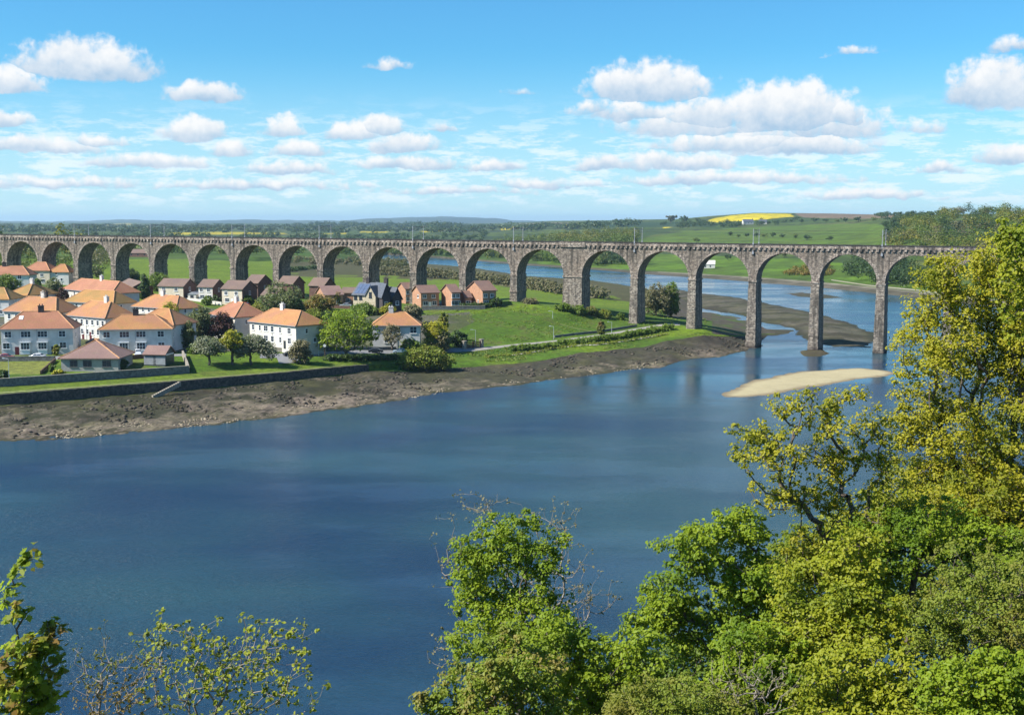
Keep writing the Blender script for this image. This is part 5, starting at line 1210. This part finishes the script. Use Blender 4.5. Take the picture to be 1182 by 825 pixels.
hedge('hedge', 'brown scrub belt between the green field and the river behind the bridge', [(430, 316), (480, 319), (545, 324), (600, 331), (640, 338), (700, 345)], 5., 26., 'lf_brush', 3200, 305, .8)
hedge('hedge', 'weedy fringe on the bank where the meadow meets the dark stones', [(560, 412.6), (600, 409), (640, 402.4), (690, 397.5), (740, 391), (770, 386)], .5, 2.2, 'lf_olive', 300, 306, .3)
hedge('hedge', 'garden hedges between the orange roofed houses', [(64, 372), (90, 371), (140, 372), (150, 362)], 1.6, 3., 'lf_mid', 500, 307)

for i, (x, y, w, h, m_, lb) in enumerate([
    (93, 411, 12, 12, 'lf_copper', 'dark red garden shrub in the gap between the two grey front houses'), (104, 409, 12, 10, 'lf_mid', 'green garden shrub beside the dark red one between the front houses'),
    (70, 389, 13, 10, 'lf_mid', 'garden bush between the wide white house and the long white house'), (150, 380, 16, 10, 'lf_dark', 'dark bushes behind the right orange roof beside the long white house'),
    (157, 366, 14, 11, 'lf_willow', 'grey green bush between the stacked roofs and the low white house'), (240, 352, 16, 11, 'lf_mid', 'round garden bush below the white fronted gabled house'),
    (250, 349, 13, 9, 'lf_dark', 'dark shrub at the left corner of the cream gabled house'), (286, 352, 16, 12, 'lf_mid', 'green shrub under the large dark brick gable'),
    (208, 343, 16, 9, 'lf_rust', 'rusty shrub in front of the leftmost cream gabled house'), (222, 341, 10, 8, 'lf_mid', 'small shrub at the foot of the leftmost dark gable'),
    (300, 362, 22, 14, 'lf_olive', 'olive bush at the left foot of the broad willowy tree'), (378, 372, 26, 13, 'lf_dark', 'dark bush behind the top of the big round tree'),
    (276, 398, 14, 16, 'lf_mid', 'leafy bush at the corner between the grey end wall and the white house'), (352, 405, 16, 11, 'lf_bud', 'greyish bush by the end wall of the bright white house'),
    (525, 352, 10, 8, 'lf_mid', 'shrub before the balcony side of the middle brick house'), (493, 354, 14, 7, 'lf_olive', 'low olive shrub in the yard of the second brick house'),
    (20, 372, 14, 9, 'lf_mid', 'shrub behind the left end of the wide white house'), (10, 356, 18, 9, 'lf_willow', 'pale bush by the house cut off at the photo edge'), (57, 359, 14, 12, 'lf_willow', 'grey green shrub right of the mossy roofed house')]):
    vtree('garden_shrub', lb, x, y, w, h, m_, 700 + i, 'shrub', .03, leaf=.36)
# tussocks of rougher grass on the meadow and the banks
rng = np.random.default_rng(77); n = 9000
ta = (rng.uniform(480, 815, n) - CX) / F / CT; tt = rng.uniform(3.2, 9.9, n); Ys, Zs = knots(GL, ta); i = np.arange(n); k = tt.astype(int); w = tt - k
ty = Ys[k, i] + (Ys[k + 1, i] - Ys[k, i]) * w; tz = Zs[k, i] + (Zs[k + 1, i] - Zs[k, i]) * w; tx = ta * ty
ok = (fbm(tx * .09, ty * .09, 55, 4) > .50) & ((tt > 8.05) | (tt < 5) ) & (tt < 9.95)
c = np.stack([tx, ty, tz + .08], 1)[ok]; P_, N_ = tuft(c, np.full(len(c), .45), 7, rng, .35); V, Fa = leaves(P_, N_, .30, rng, LEAF_Q)
M['tussock'] = leaf_mat('rough_tussock_grass', (.10, .17, .014), (.20, .22, .04), (.07, .14, .012), .25)
tag(np_mesh('rough_grass', V, Fa, M['tussock']), 'rough grass tussocks on the sloping meadow', None, None, 'stuff')
# shore stones and weed-covered rocks
def stones(name, n, seed, zone, smin, smax, col, label=None):
    rng = np.random.default_rng(seed); import bmesh
    bm = bmesh.new(); bmesh.ops.create_icosphere(bm, subdivisions=1, radius=1); bv = np.array([v.co[:] for v in bm.verts]); bf = np.array([[v.index for v in f.verts] for f in bm.faces]); bm.free()
    P_ = []
    while len(P_) < n:
        px = rng.uniform(*zone[0]); a = (px - CX) / F / CT; Ys, Zs = knots(GL, np.array([a])); w = rng.random() ** zone[2]
        Y = Ys[1, 0] + (Ys[2, 0] - Ys[1, 0]) * (zone[1][0] + (zone[1][1] - zone[1][0]) * w); X = a * Y
        if fbm(np.array([X * .12]), np.array([Y * .12]), seed, 3)[0] < .47: continue
        P_.append((X, Y, float(np.interp(Y, Ys[:, 0], Zs[:, 0]))))
    P_ = np.array(P_); s = smin + (smax - smin) * rng.random((n, 1, 1)) ** 3
    V = bv[None] * (1 + .35 * rng.normal(size=(n, len(bv), 1)) * .6) * s * np.array([1.3, 1.1, .6]) ; V = V + P_[:, None]
    Fa = bf[None] + (np.arange(n) * len(bv))[:, None, None]
    return tag(np_mesh(name, V.reshape(-1, 3), Fa.reshape(-1, 3), col), label, None, None, 'stuff')
stones('shore_rocks', 3000, 401, ((-60, 860), (.10, .95), .7), .10, .55, mat('weedy_dark_stones', (.075, .062, .045), .95, var=.5, vscale=.8), 'dark weed covered stones scattered over the muddy shore')
stones('pale_shingle', 1500, 402, ((60, 760), (.0, .22), 1.), .08, .3, mat('pale_shingle_stones', (.32, .26, .18), .95, var=.4, vscale=.8), 'pale shingle along the edge of the water')
# ------------------------------------------------------------------ far trees, woods, farms
def far_crowns(name, items, lmat, seed, leaf, nl, kind='stuff', label=None, sp=1.):
    """a distant wood as one mass of leafy crowns: items = (x, y, z of the foot, crown width, height)"""
    rng = np.random.default_rng(seed); PP = []; NN = []; 
    for (x, y, z, w, h) in items:
        k = 5; c = np.array([x, y, z + h * .55]) + rng.normal(size=(k, 3)) * np.array([w * .2, w * .2, h * .14]) * sp
        d = rng.normal(size=(k, nl, 3)); d /= np.linalg.norm(d, axis=2, keepdims=True); o = d * rng.random((k, nl, 1)) ** .35 * np.array([w * .36, w * .36, h * .34])
        PP.append((c[:, None] + o).reshape(-1, 3)); n_ = d + rng.normal(size=d.shape) * .35; n_[..., 2] += .45; NN.append(n_.reshape(-1, 3))
    V, Fa = leaves(np.vstack(PP), np.vstack(NN), leaf, rng, LEAF_Q)
    return tag(np_mesh(name, V, Fa, M[lmat] if isinstance(lmat, str) else lmat), label, None, None, kind)
def scatter(poly, n, wh, seed, far=True, minsep=0.):
    r_ = random.Random(seed); xs = [p[0] for p in poly]; ys = [p[1] for p in poly]; out = []
    k = 0
    while len(out) < n and k < n * 30:
        k += 1; px, py = r_.uniform(min(xs), max(xs)), r_.uniform(min(ys), max(ys))
        if not inpoly(np.array([px]), np.array([py]), poly)[0]: continue
        p = far_place(px, py) if far else place(px, py)
        s = r_.uniform(.75, 1.3); out.append((p.x, p.y, p.z - .5, wh[0] * s, wh[1] * s * r_.uniform(.85, 1.15)))
    return out
fw = lambda n, a, b, c, tr: leaf_mat(n, a, b, c, tr, .035)
M['wd_green'] = fw('wood_spring_leaves', (.065, .115, .016), (.12, .155, .02), (.14, .15, .035), .25)
M['wd_dark'] = fw('wood_dark_leaves', (.025, .055, .014), (.05, .08, .018), None, .15)
M['wd_gold'] = fw('wood_golden_leaves', (.14, .15, .02), (.20, .17, .025), (.09, .12, .016), .25)
M['wd_brown'] = fw('wood_budding_leaves', (.12, .105, .045), (.15, .125, .055), (.08, .09, .03), .2)
far_crowns('hillside_wood', scatter([(1020, 283), (1045, 268), (1062, 253), (1100, 245.5), (1150, 242), (1260, 238), (1400, 240), (1400, 325), (1200, 318), (1100, 305), (1040, 296)], 300, (18, 15), 1), 'wd_green', 501, 1.15, 60, sp=.55, label='wooded hillside of green spring trees above the far bank')
HP_ = [(1020, 283), (1045, 268), (1062, 253), (1100, 245.5), (1150, 242), (1260, 238), (1400, 240), (1400, 325), (1200, 318), (1100, 305), (1040, 296)]
far_crowns('hillside_wood', scatter(HP_, 150, (18, 15), 21), 'wd_gold', 521, 1.15, 60, sp=.55, label='golden green trees mixed through the hillside wood')
far_crowns('hillside_wood', scatter(HP_, 110, (16, 14), 22), 'wd_brown', 522, 1.15, 60, sp=.55, label='brownish budding trees mixed through the hillside wood')
far_crowns('hillside_wood', scatter(HP_, 90, (15, 16), 23), 'wd_dark', 523, 1.15, 60, sp=.55, label='dark evergreen trees mixed through the hillside wood')
far_crowns('hillside_wood', scatter([(1022, 262), (1040, 249), (1062, 244.5), (1100, 244), (1100, 250), (1064, 256), (1040, 268), (1024, 285)], 80, (11, 8), 2), 'wd_dark', 502, 1.2, 60, sp=.55, label='dark trees on the upper edge of the wooded hillside')
far_crowns('bank_wood', scatter([(972, 324), (985, 300), (1010, 296), (1050, 312), (1110, 334), (1060, 334), (1000, 328)], 100, (9, 10), 3), 'wd_dark', 503, 1., 44, label='dark trees massed along the far bank behind the right arches')
far_crowns('ridge_wood', scatter([(1008, 250), (1030, 246.5), (1060, 243.5), (1130, 242), (1200, 240), (1200, 242), (1130, 244), (1060, 246.5), (1020, 252)], 90, (13, 8), 4), 'wd_dark', 504, 1.6, 30, label='tree line along the crest of the hill')
far_crowns('valley_wood', scatter([(560, 285), (640, 275), (735, 271), (735, 283), (700, 288), (600, 292)], 190, (11, 12), 5), 'wd_green', 505, 1.4, 34, label='green wood behind the bridge in the middle of the valley')
far_crowns('valley_wood', scatter([(640, 283), (665, 274), (735, 270.5), (738, 280), (690, 286)], 46, (15, 16), 6), 'wd_gold', 506, 1.4, 40, label='yellow green trees showing above the bridge parapet')
far_crowns('river_wood', scatter([(425, 296), (470, 290), (560, 292), (640, 300), (700, 304), (700, 308), (640, 304.5), (560, 298.5), (470, 294)], 170, (11, 11), 7), 'wd_green', 507, 1.4, 34, label='green trees lining the far bank of the river bend')
far_crowns('river_wood', scatter([(690, 305), (745, 309), (745, 300), (700, 296)], 40, (10, 10), 8), 'wd_dark', 508, 1.3, 34, label='dark trees on the far bank behind the river piers')
far_crowns('field_wood', scatter([(-60, 296), (60, 296), (140, 294), (300, 295), (430, 298), (430, 288), (300, 287), (140, 286), (-60, 287)], 230, (11, 10), 9), 'wd_green', 509, 1.4, 32, label='mixed trees beyond the green fields behind the left arches')
far_crowns('field_wood', scatter([(-60, 284), (300, 282), (560, 281), (560, 272), (300, 272), (-60, 274)], 240, (14, 10), 10), 'wd_dark', 510, 2., 24, label='dark hedgerows and copses across the plain')
far_crowns('plain_wood', scatter([(-60, 270), (330, 269), (560, 269), (740, 262), (740, 259), (560, 262), (330, 261.5), (-60, 261.5)], 420, (36, 14), 11), 'wd_dark', 511, 4.5, 16, label='bands of distant woodland across the plain')
far_crowns('plain_wood', scatter([(340, 262.8), (470, 262.8), (520, 265), (520, 261.2), (420, 260.4), (340, 261.2)], 120, (34, 20), 12), 'wd_dark', 512, 5, 16, label='dark wood belt on the plain below the blue hills')
far_crowns('field_wood', scatter([(-40, 299), (96, 299), (96, 296), (-40, 296)], 26, (15, 19), 13), 'wd_gold', 513, 1.9, 26, label='yellow green trees rising behind the parapet on the left')
far_crowns('field_wood', scatter([(-40, 322), (60, 324), (90, 306), (60, 300), (-40, 300)], 60, (8, 7), 14, False), 'wd_green', 514, .8, 40, label='trees and scrub showing through the leftmost arches')
far_crowns('field_wood', scatter([(100, 322), (126, 322), (124, 300), (104, 296)], 14, (8, 8.), 15, False), 'wd_brown', 515, .7, 60, label='budding trees filling the third arch')
far_crowns('river_scrub', scatter([(330, 299.6), (420, 302.5), (470, 304), (470, 312), (400, 306), (330, 304)], 90, (8, 6), 16, False), 'wd_brown', 516, .9, 30, label='brown willow scrub along the near side of the river bend')

def ftree(label, px, py, w, h, lm, seed, group='single trees along the field hedges on the far slope', name='hedgerow_tree'):
    p = far_place(px, py); s = p.y / F; root = empty(name, p, 0, label, 'tree', group); rng = np.random.default_rng(seed)
    Wm, Hm = w * s, h * s; MB().tube((0, 0, -1), (0, 0, Hm * .5), .05 * Hm, .03 * Hm, 6).build('trunk', M['bark'], root)
    L_ = [(0, 0, Hm * .58, Wm * .4, Wm * .4, Hm * .36)] + [(rng.normal() * Wm * .2, rng.normal() * Wm * .2, Hm * rng.uniform(.4, .75), Wm * .24, Wm * .24, Hm * .2) for _ in range(5)]
    C = ellips(L_, 60, rng, .5); P_, N_ = tuft(C, np.full(len(C), Hm * .12), 14, rng); V, Fa = leaves(P_, N_, Hm * .11, rng, LEAF_Q); np_mesh('crown', V, Fa, M[lm], root)
FT = [(843, 272.5, 8, 5.5), (852, 274.5, 7, 5), (862, 274.2, 7, 5.5), (873, 274, 8, 5.5), (882, 274, 7, 5), (892, 273.8, 8, 6), (903, 274.4, 7, 5), (918, 275.5, 8, 6), (931, 277.5, 10, 7), (958, 278, 9, 6),
      (804, 280, 8, 6), (840, 300, 10, 7), (865, 296, 8, 6), (905, 297, 9, 6), (940, 256.6, 9, 5.5), (953, 256.4, 8, 4.5), (966, 256.6, 7, 4), (976, 256.4, 9, 6), (991, 256.2, 10, 7), (1008, 255.6, 10, 5), (1024, 255, 9, 5), (925, 257, 7, 4.5), (905, 257.5, 6, 4)]
FD = ['leftmost of the hedge trees halfway up the green slope', 'second hedge tree from the left on the green slope', 'third hedge tree from the left on the green slope', 'fourth hedge tree from the left on the green slope', 'fifth hedge tree from the left on the green slope', 'sixth hedge tree from the left on the green slope',
      'seventh hedge tree from the left on the green slope', 'eighth hedge tree on the green slope, just left of the gap', 'broad hedge tree on the green slope beside the gantry', 'last hedge tree on the green slope before the wood', 'lone bush on the slope just above the parapet', 'bush on the slope seen through the arch beside the white barn', 'small bush high in the arch right of the white barn', 'bush on the slope seen through the arch left of the rightmost slim pier',
      'first hedge tree under the ploughed field', 'second hedge tree under the ploughed field', 'small third hedge tree under the ploughed field', 'rounded tree under the middle of the ploughed field', 'largest hedge tree under the ploughed field', 'flat hedge tree at the right end of the ploughed field', 'hedge tree touching the dark wood by the ploughed field', 'small hedge tree between the farm and the ploughed field', 'little bush right of the farm below the yellow field']
for i, (x, y, w, h) in enumerate(FT): ftree('dark green ' + FD[i], x, y, w, h, ('wd_dark', 'wd_green', 'wd_dark')[i % 3], 600 + i)
ftree('rounded leafless looking tree on the skyline left of the yellow field', 774, 257.5, 11, 9.5, 'wd_brown', 640, None); ftree('dark rounded tree on the skyline next to the leafless looking one', 789, 257.5, 13, 9, 'wd_dark', 641, None)
ftree('small dark tree on the skyline closest to the yellow field', 806, 257, 8, 6, 'wd_dark', 642, None)
far_crowns('farm_wood', scatter([(760, 259), (820, 257.5), (860, 258.6), (900, 256.6), (920, 254.6), (920, 258), (860, 262), (780, 264)], 60, (13, 9), 17), 'wd_dark', 517, 1.6, 24, label='dark trees around the farm below the yellow field')
far_crowns('gorse_scrub', scatter([(905, 318), (960, 319), (960, 310), (925, 309)], 34, (7, 3.5), 18), 'lf_rust', 518, .9, 30, label='rusty gorse on the far bank behind the bridge')
def fhouse(name, label, px, py, L_, dp, eh, rh, rz, wm, rm, cat='house', chim=False):
    p = far_place(px, py); root = empty(name, p, rz, label, cat); MB().box(0, L_, 0, dp, -4, eh).prism([(0, 0)] * 0 + [(0, eh), (L_, eh), (L_, eh + .01)], 0, .01).build('wall', M[wm], root) if False else MB().box(.2, L_ - .2, .3, dp - .3, -4, eh).build('wall', M[wm], root)
    n = [(0, eh), (dp / 2, eh + rh), (dp, eh), (dp, eh - .2), (dp / 2, eh + rh - .25), (0, eh - .2)]; rb = MB()
    v = [(x, y, z) for x in (0, L_) for y, z in n]
    rb.add(v, [(0, 6, 7, 1), (1, 7, 8, 2), (2, 8, 9, 3), (3, 9, 10, 4), (4, 10, 11, 5), (5, 11, 6, 0), (0, 1, 4, 5), (1, 2, 3, 4), (6, 11, 10, 7), (7, 10, 9, 8)])
    MB().add([(x, y, z) for x in (.2, L_ - .2) for y, z in ((.3, eh), (dp - .3, eh), (dp / 2, eh + rh - .4))], [(0, 2, 1), (3, 4, 5), (0, 1, 4, 3), (1, 2, 5, 4), (2, 0, 3, 5)]).build('gable', M[wm], root)
    rf = rb.build('roof', M[rm], root)
    for u in (.25, .5, .75): MB().box(L_ * u - .5, L_ * u + .5, .22, .4, eh * .4, eh * .75).build('window', M['glass'], root)
    if chim: MB().box(L_ - 1.6, L_ - .4, dp / 2 - .5, dp / 2 + .5, eh + rh - .8, eh + rh + 1.2).build('chimney', M['chimney_dark'], rf)
fhouse('barn', 'long white barn by the water on the far bank, seen through an arch', 803, 310.5, 16, 8, 4., 3.2, R(-10), 'render_white', 'render_white', 'barn')
fhouse('farmhouse', 'pale farmhouse with grey roof below the bright yellow field', 858, 259.4, 22, 10, 6, 5, R(8), 'render_white', 'slate', 'house', True)
fhouse('farmhouse', 'smaller white farm building right of the grey roofed farmhouse', 876, 259, 16, 9, 5, 4.5, R(-5), 'render_white', 'slate')
fhouse('cottage', 'pale blue roofed cottage seen high in the third arch from the left', 108, 289, 20, 10, 5, 4, R(-15), 'render_white', 'lead')
fhouse('cottage', 'white cottage behind the pale blue roofed one in the third arch', 113, 286, 18, 9, 5, 4, R(20), 'render_white', 'slate')
fhouse('barn', 'low brown roofed barn in the field seen through the fourth arch', 144, 296.5, 22, 10, 3, 3, R(-12), 'brick_dark', 'tile_brown', 'barn')
mb = MB(); wl = [far_place(x, y) for x, y in ((960, 323.6), (1001, 329.6), (1060, 335.4), (1120, 342))]
wall_strip('river_wall', [p + Vector((0, 0, .5)) for p in resample(wl, 6)], .6, M['pale_stone'], zb=[p.z - 2 for p in resample(wl, 6)], label='thin pale wall along the far river bank behind the right arches', cat='wall')

# ------------------------------------------------------------------ trees on the slope below the camera
def near(name, label, d, lumps, n, lmat, seed, base_px, leaf, nl, rc, tpl=LEAF_F, rtip=.009, wood='bark', fork=None, trunk_r=.22, **k):
    """lumps: (photo x, photo y, half width, half height) of the crown at distance d"""
    L_ = []; r_ = random.Random(seed)
    for (x, y, rx, ry) in lumps:
        p = AtD(x, y, d + r_.uniform(-.45, .45) * rx * d / F * 1.4); s = d / F; L_.append((p.x, p.y, p.z, rx * s, rx * s * .95, ry * s))
    bx = AtD(base_px, 900, d); gz = float(bank_z(bx.x, d)) - .3
    base = Vector((bx.x, d, gz))
    if fork is None: fz = min(l[2] for l in L_) - .4; fk = (bx.x + (np.mean([l[0] for l in L_]) - bx.x) * .5, d, max(fz, gz + 1.2))
    else: q = AtD(fork[0], fork[1], d); fk = (q.x, d, max(q.z, gz + 1.))
    return plant(name, label, 'tree', base, fk, L_, n, lmat, seed, leaf, nl, rc, tpl, rtip, wood, trunk_r, None, shell=k.pop('shell', .6), **k)
SY = 'sycamore_tree'
near(SY, 'young sycamore with large reddish green leaves at the lower left corner', 24, [(14, 770, 40, 50), (46, 760, 26, 50), (22, 700, 16, 30), (8, 680, 14, 50), (34, 642, 10, 18), (62, 722, 16, 16), (0, 608, 6, 9), (40, 820, 44, 30), (20, 780, 50, 40)], 150, leaf_mat('reddish_sycamore_leaves', (.24, .33, .03), (.33, .40, .045), (.36, .22, .06), .62, 1.4), 801, -10, .165, 9, .21, LEAF_L, .006, up=.9, trunk_r=.12, hang=.12)
near('budding_tree', 'almost bare tree with small yellow leaf tufts at the bottom edge', 32, [(250, 775, 120, 66), (290, 760, 90, 56), (190, 740, 60, 40), (330, 780, 60, 50), (250, 850, 140, 60), (200, 720, 40, 20), (350, 740, 24, 24)], 480, leaf_mat('yellow_bud_leaves', (.26, .30, .02), (.34, .36, .03), (.15, .17, .04), .4, .9), 802, 240, .105, 7, .13, LEAF_F, .0046, 'bark_pale', (240, 870), .12, shell=.9)
near('bare_tree', 'thin grey bare tree with few buds beside the young sycamore', 30, [(125, 770, 50, 60), (150, 800, 60, 50), (110, 820, 40, 50)], 220, 'lf_rust', 803, 140, .07, 5, .10, LEAF_F, .0045, 'bark_pale', (140, 880), .08, shell=.9)
near('bare_tree', 'sparse brown budding tree showing behind the bright central sycamore', 60, [(515, 640, 24, 60), (560, 588, 48, 26), (640, 600, 42, 26), (680, 690, 46, 40), (640, 660, 60, 50), (505, 750, 24, 34), (600, 720, 90, 70)], 420, 'lf_bud', 804, 600, .11, 5, .22, LEAF_F, .007, 'bark_pale', (600, 800), .2, shell=.9)
near(SY, 'bright green full sycamore standing alone before the water in the middle', 54, [(592, 625, 50, 38), (560, 680, 50, 46), (618, 690, 42, 50), (580, 735, 64, 46), (640, 636, 20, 20), (545, 640, 28, 30), (640, 730, 26, 26)], 420, 'lf_bright', 805, 600, .135, 52, .42, rtip=.009, fork=(600, 760))
near(SY, 'pinkish tipped yellow green sycamore at the bottom edge left of centre', 42, [(540, 800, 50, 46), (590, 770, 56, 44), (500, 815, 22, 24), (580, 830, 80, 60)], 330, leaf_mat('pinkish_tipped_leaves', (.15, .22, .016), (.22, .27, .025), (.27, .22, .05), .38, .8), 806, 560, .125, 46, .32)
near(SY, 'bushy bright sycamore crown filling the bottom centre', 44, [(670, 775, 64, 46), (730, 760, 44, 36), (640, 740, 44, 34), (690, 820, 90, 50)], 380, 'lf_bright', 807, 690, .125, 48, .34)
near(SY, 'wide sycamore reaching its leafy boughs over the water, right of centre', 48, [(800, 630, 46, 34), (848, 606, 42, 28), (770, 690, 40, 40), (850, 660, 54, 40), (800, 720, 62, 40), (880, 720, 60, 60), (745, 720, 26, 20)], 520, 'lf_bright', 808, 900, .135, 48, .38, fork=(900, 770))
near('field_maple', 'tall open tree with dark boughs and golden leaf tufts before the sandbank', 50, [(950, 474, 44, 34), (888, 522, 52, 34), (965, 528, 46, 34), (1008, 500, 30, 34), (905, 570, 44, 26), (868, 500, 28, 22), (960, 580, 48, 30), (1020, 540, 30, 40), (940, 640, 46, 36), (1005, 620, 36, 36), (905, 470, 24, 18), (990, 450, 14, 12)], 500, 'lf_gold', 809, 1000, .12, 28, .32, fork=(985, 690), rtip=.011, trunk_r=.3, shell=.8)
near('field_maple', 'huge golden green tree covering the end of the bridge on the right', 58, [(1110, 335, 52, 44), (1090, 322, 40, 30), (1060, 370, 30, 30), (1080, 400, 52, 52), (1140, 400, 70, 70), (1075, 480, 54, 40), (1130, 500, 80, 60), (1180, 360, 60, 60), (1100, 570, 84, 50), (1170, 560, 80, 60), (1160, 300, 40, 40), (1230, 420, 90, 120), (1050, 500, 30, 40), (1040, 440, 20, 50), (1060, 560, 50, 40)], 1900, 'lf_gold', 810, 1170, .12, 46, .46, fork=(1160, 640), rtip=.010, trunk_r=.4, shell=.75)
near('field_maple', 'darker yellow green crown reaching in at the upper right corner', 40, [(1172, 272, 26, 24), (1200, 310, 50, 50), (1240, 340, 90, 90), (1195, 255, 20, 14)], 330, 'lf_yellow', 811, 1300, .12, 38, .28, fork=(1270, 480))
near(SY, 'bright green tree crown in front of the lower boughs of the huge golden tree', 50, [(1040, 625, 66, 40), (1000, 650, 50, 40), (1080, 610, 50, 40), (1150, 640, 50, 40)], 420, 'lf_bright', 812, 1040, .125, 46, .38)
near('hawthorn', 'fine leaved olive green tree filling the right edge below the golden tree', 40, [(1130, 680, 66, 66), (1180, 700, 70, 80), (1090, 720, 54, 60), (1150, 770, 90, 70)], 620, 'lf_olive', 813, 1180, .085, 46, .30, rtip=.007)
near(SY, 'yellow green sycamore with a slender upright trunk, right of centre', 43, [(950, 690, 62, 50), (985, 640, 36, 40), (930, 740, 60, 46), (1000, 720, 50, 50)], 440, 'lf_yellow', 814, 1000, .125, 44, .34)
near(SY, 'low pale yellow sycamore at the bottom edge, right of centre', 37, [(1000, 790, 76, 50), (950, 800, 50, 44), (1060, 810, 60, 50), (1000, 850, 110, 50)], 480, 'lf_yellow', 815, 1010, .12, 46, .30)
near(SY, 'bright green sycamore at the lower right corner', 36, [(1120, 800, 60, 44), (1170, 790, 50, 50), (1150, 850, 80, 50)], 380, 'lf_bright', 816, 1140, .12, 46, .30)
near('hawthorn', 'low olive thorn tree with flat top at the bottom edge near the centre', 35, [(770, 806, 62, 26), (730, 815, 40, 22), (820, 815, 50, 24), (770, 840, 90, 30)], 420, 'lf_olive', 817, 770, .08, 40, .26, rtip=.006)
near(SY, 'dense green sycamore behind the bare twigs at the bottom right of centre', 41, [(880, 760, 66, 44), (850, 800, 50, 40), (900, 810, 60, 50)], 420, 'lf_bright', 818, 890, .125, 46, .32)
near('bare_tree', 'tangle of bare pale twigs among the green crowns at the bottom', 36, [(860, 780, 44, 40), (900, 790, 34, 34), (830, 800, 24, 30)], 150, 'lf_bud', 819, 870, .06, 3, .08, LEAF_F, .005, 'bark_pale', (870, 880), .09, shell=.95)

near(SY, 'green sycamore filling the gap behind the slender yellow green trunk', 56, [(960, 700, 70, 60), (1040, 700, 70, 60), (900, 740, 60, 50), (1000, 640, 40, 30)], 460, 'lf_bright', 820, 960, .15, 36, .42)
near(SY, 'deep green sycamore behind the olive tree at the right edge', 58, [(1130, 640, 90, 60), (1180, 600, 70, 60), (1090, 720, 80, 70), (1190, 720, 60, 80)], 520, 'lf_mid', 821, 1150, .15, 36, .42)
near(SY, 'green sycamore crown low over the water between the two bright sycamores', 52, [(740, 775, 60, 36), (800, 770, 60, 44), (690, 800, 60, 40), (850, 790, 60, 50)], 420, 'lf_mid', 822, 780, .15, 36, .40)
near(SY, 'light green crown under the open golden tree before the sandbank', 53, [(935, 640, 50, 40), (985, 620, 46, 36), (1020, 590, 40, 30), (900, 670, 40, 40)], 420, 'lf_yellow', 823, 960, .125, 46, .38)
near('field_maple', 'golden crown at the right edge between the huge golden tree and the olive one', 54, [(1140, 580, 70, 44), (1190, 600, 50, 60), (1090, 590, 44, 34)], 420, 'lf_gold', 824, 1200, .13, 34, .38)
# undergrowth over the slope
rng = np.random.default_rng(9); n = 9000
ux = rng.uniform(-120, 260, n); uy = rng.uniform(6, 190, n); uz = bank_z(ux, uy); k = (uz > .8) & (np.hypot(ux, uy) > 22)
c = np.stack([ux, uy, uz + .3], 1)[k]; sc = np.clip(np.hypot(c[:, 0], c[:, 1]) / 40, .6, 2.2)
P_, N_ = tuft(c, .9 * sc, 16, rng); V, Fa = leaves(P_, N_, .34, rng, LEAF_Q)
tag(np_mesh('undergrowth', V, Fa, M['lf_mid']), 'leafy undergrowth covering the slope below the trees', None, None, 'stuff')

# ------------------------------------------------------------------ air
hz = D.materials.new('haze_air'); hz.use_nodes = True; nt = hz.node_tree; nt.nodes.clear()
out = nt.nodes.new('ShaderNodeOutputMaterial'); pv = nt.nodes.new('ShaderNodeVolumePrincipled'); nt.links.new(pv.outputs[0], out.inputs['Volume'])
pv.inputs['Color'].default_value = (.56, .79, 1.0, 1); pv.inputs['Density'].default_value = 0.00005; pv.inputs['Anisotropy'].default_value = .2
hb = MB().box(-9000, 9000, -900, 22000, -40, 102).build('haze', hz); tag(hb, kind='stuff')
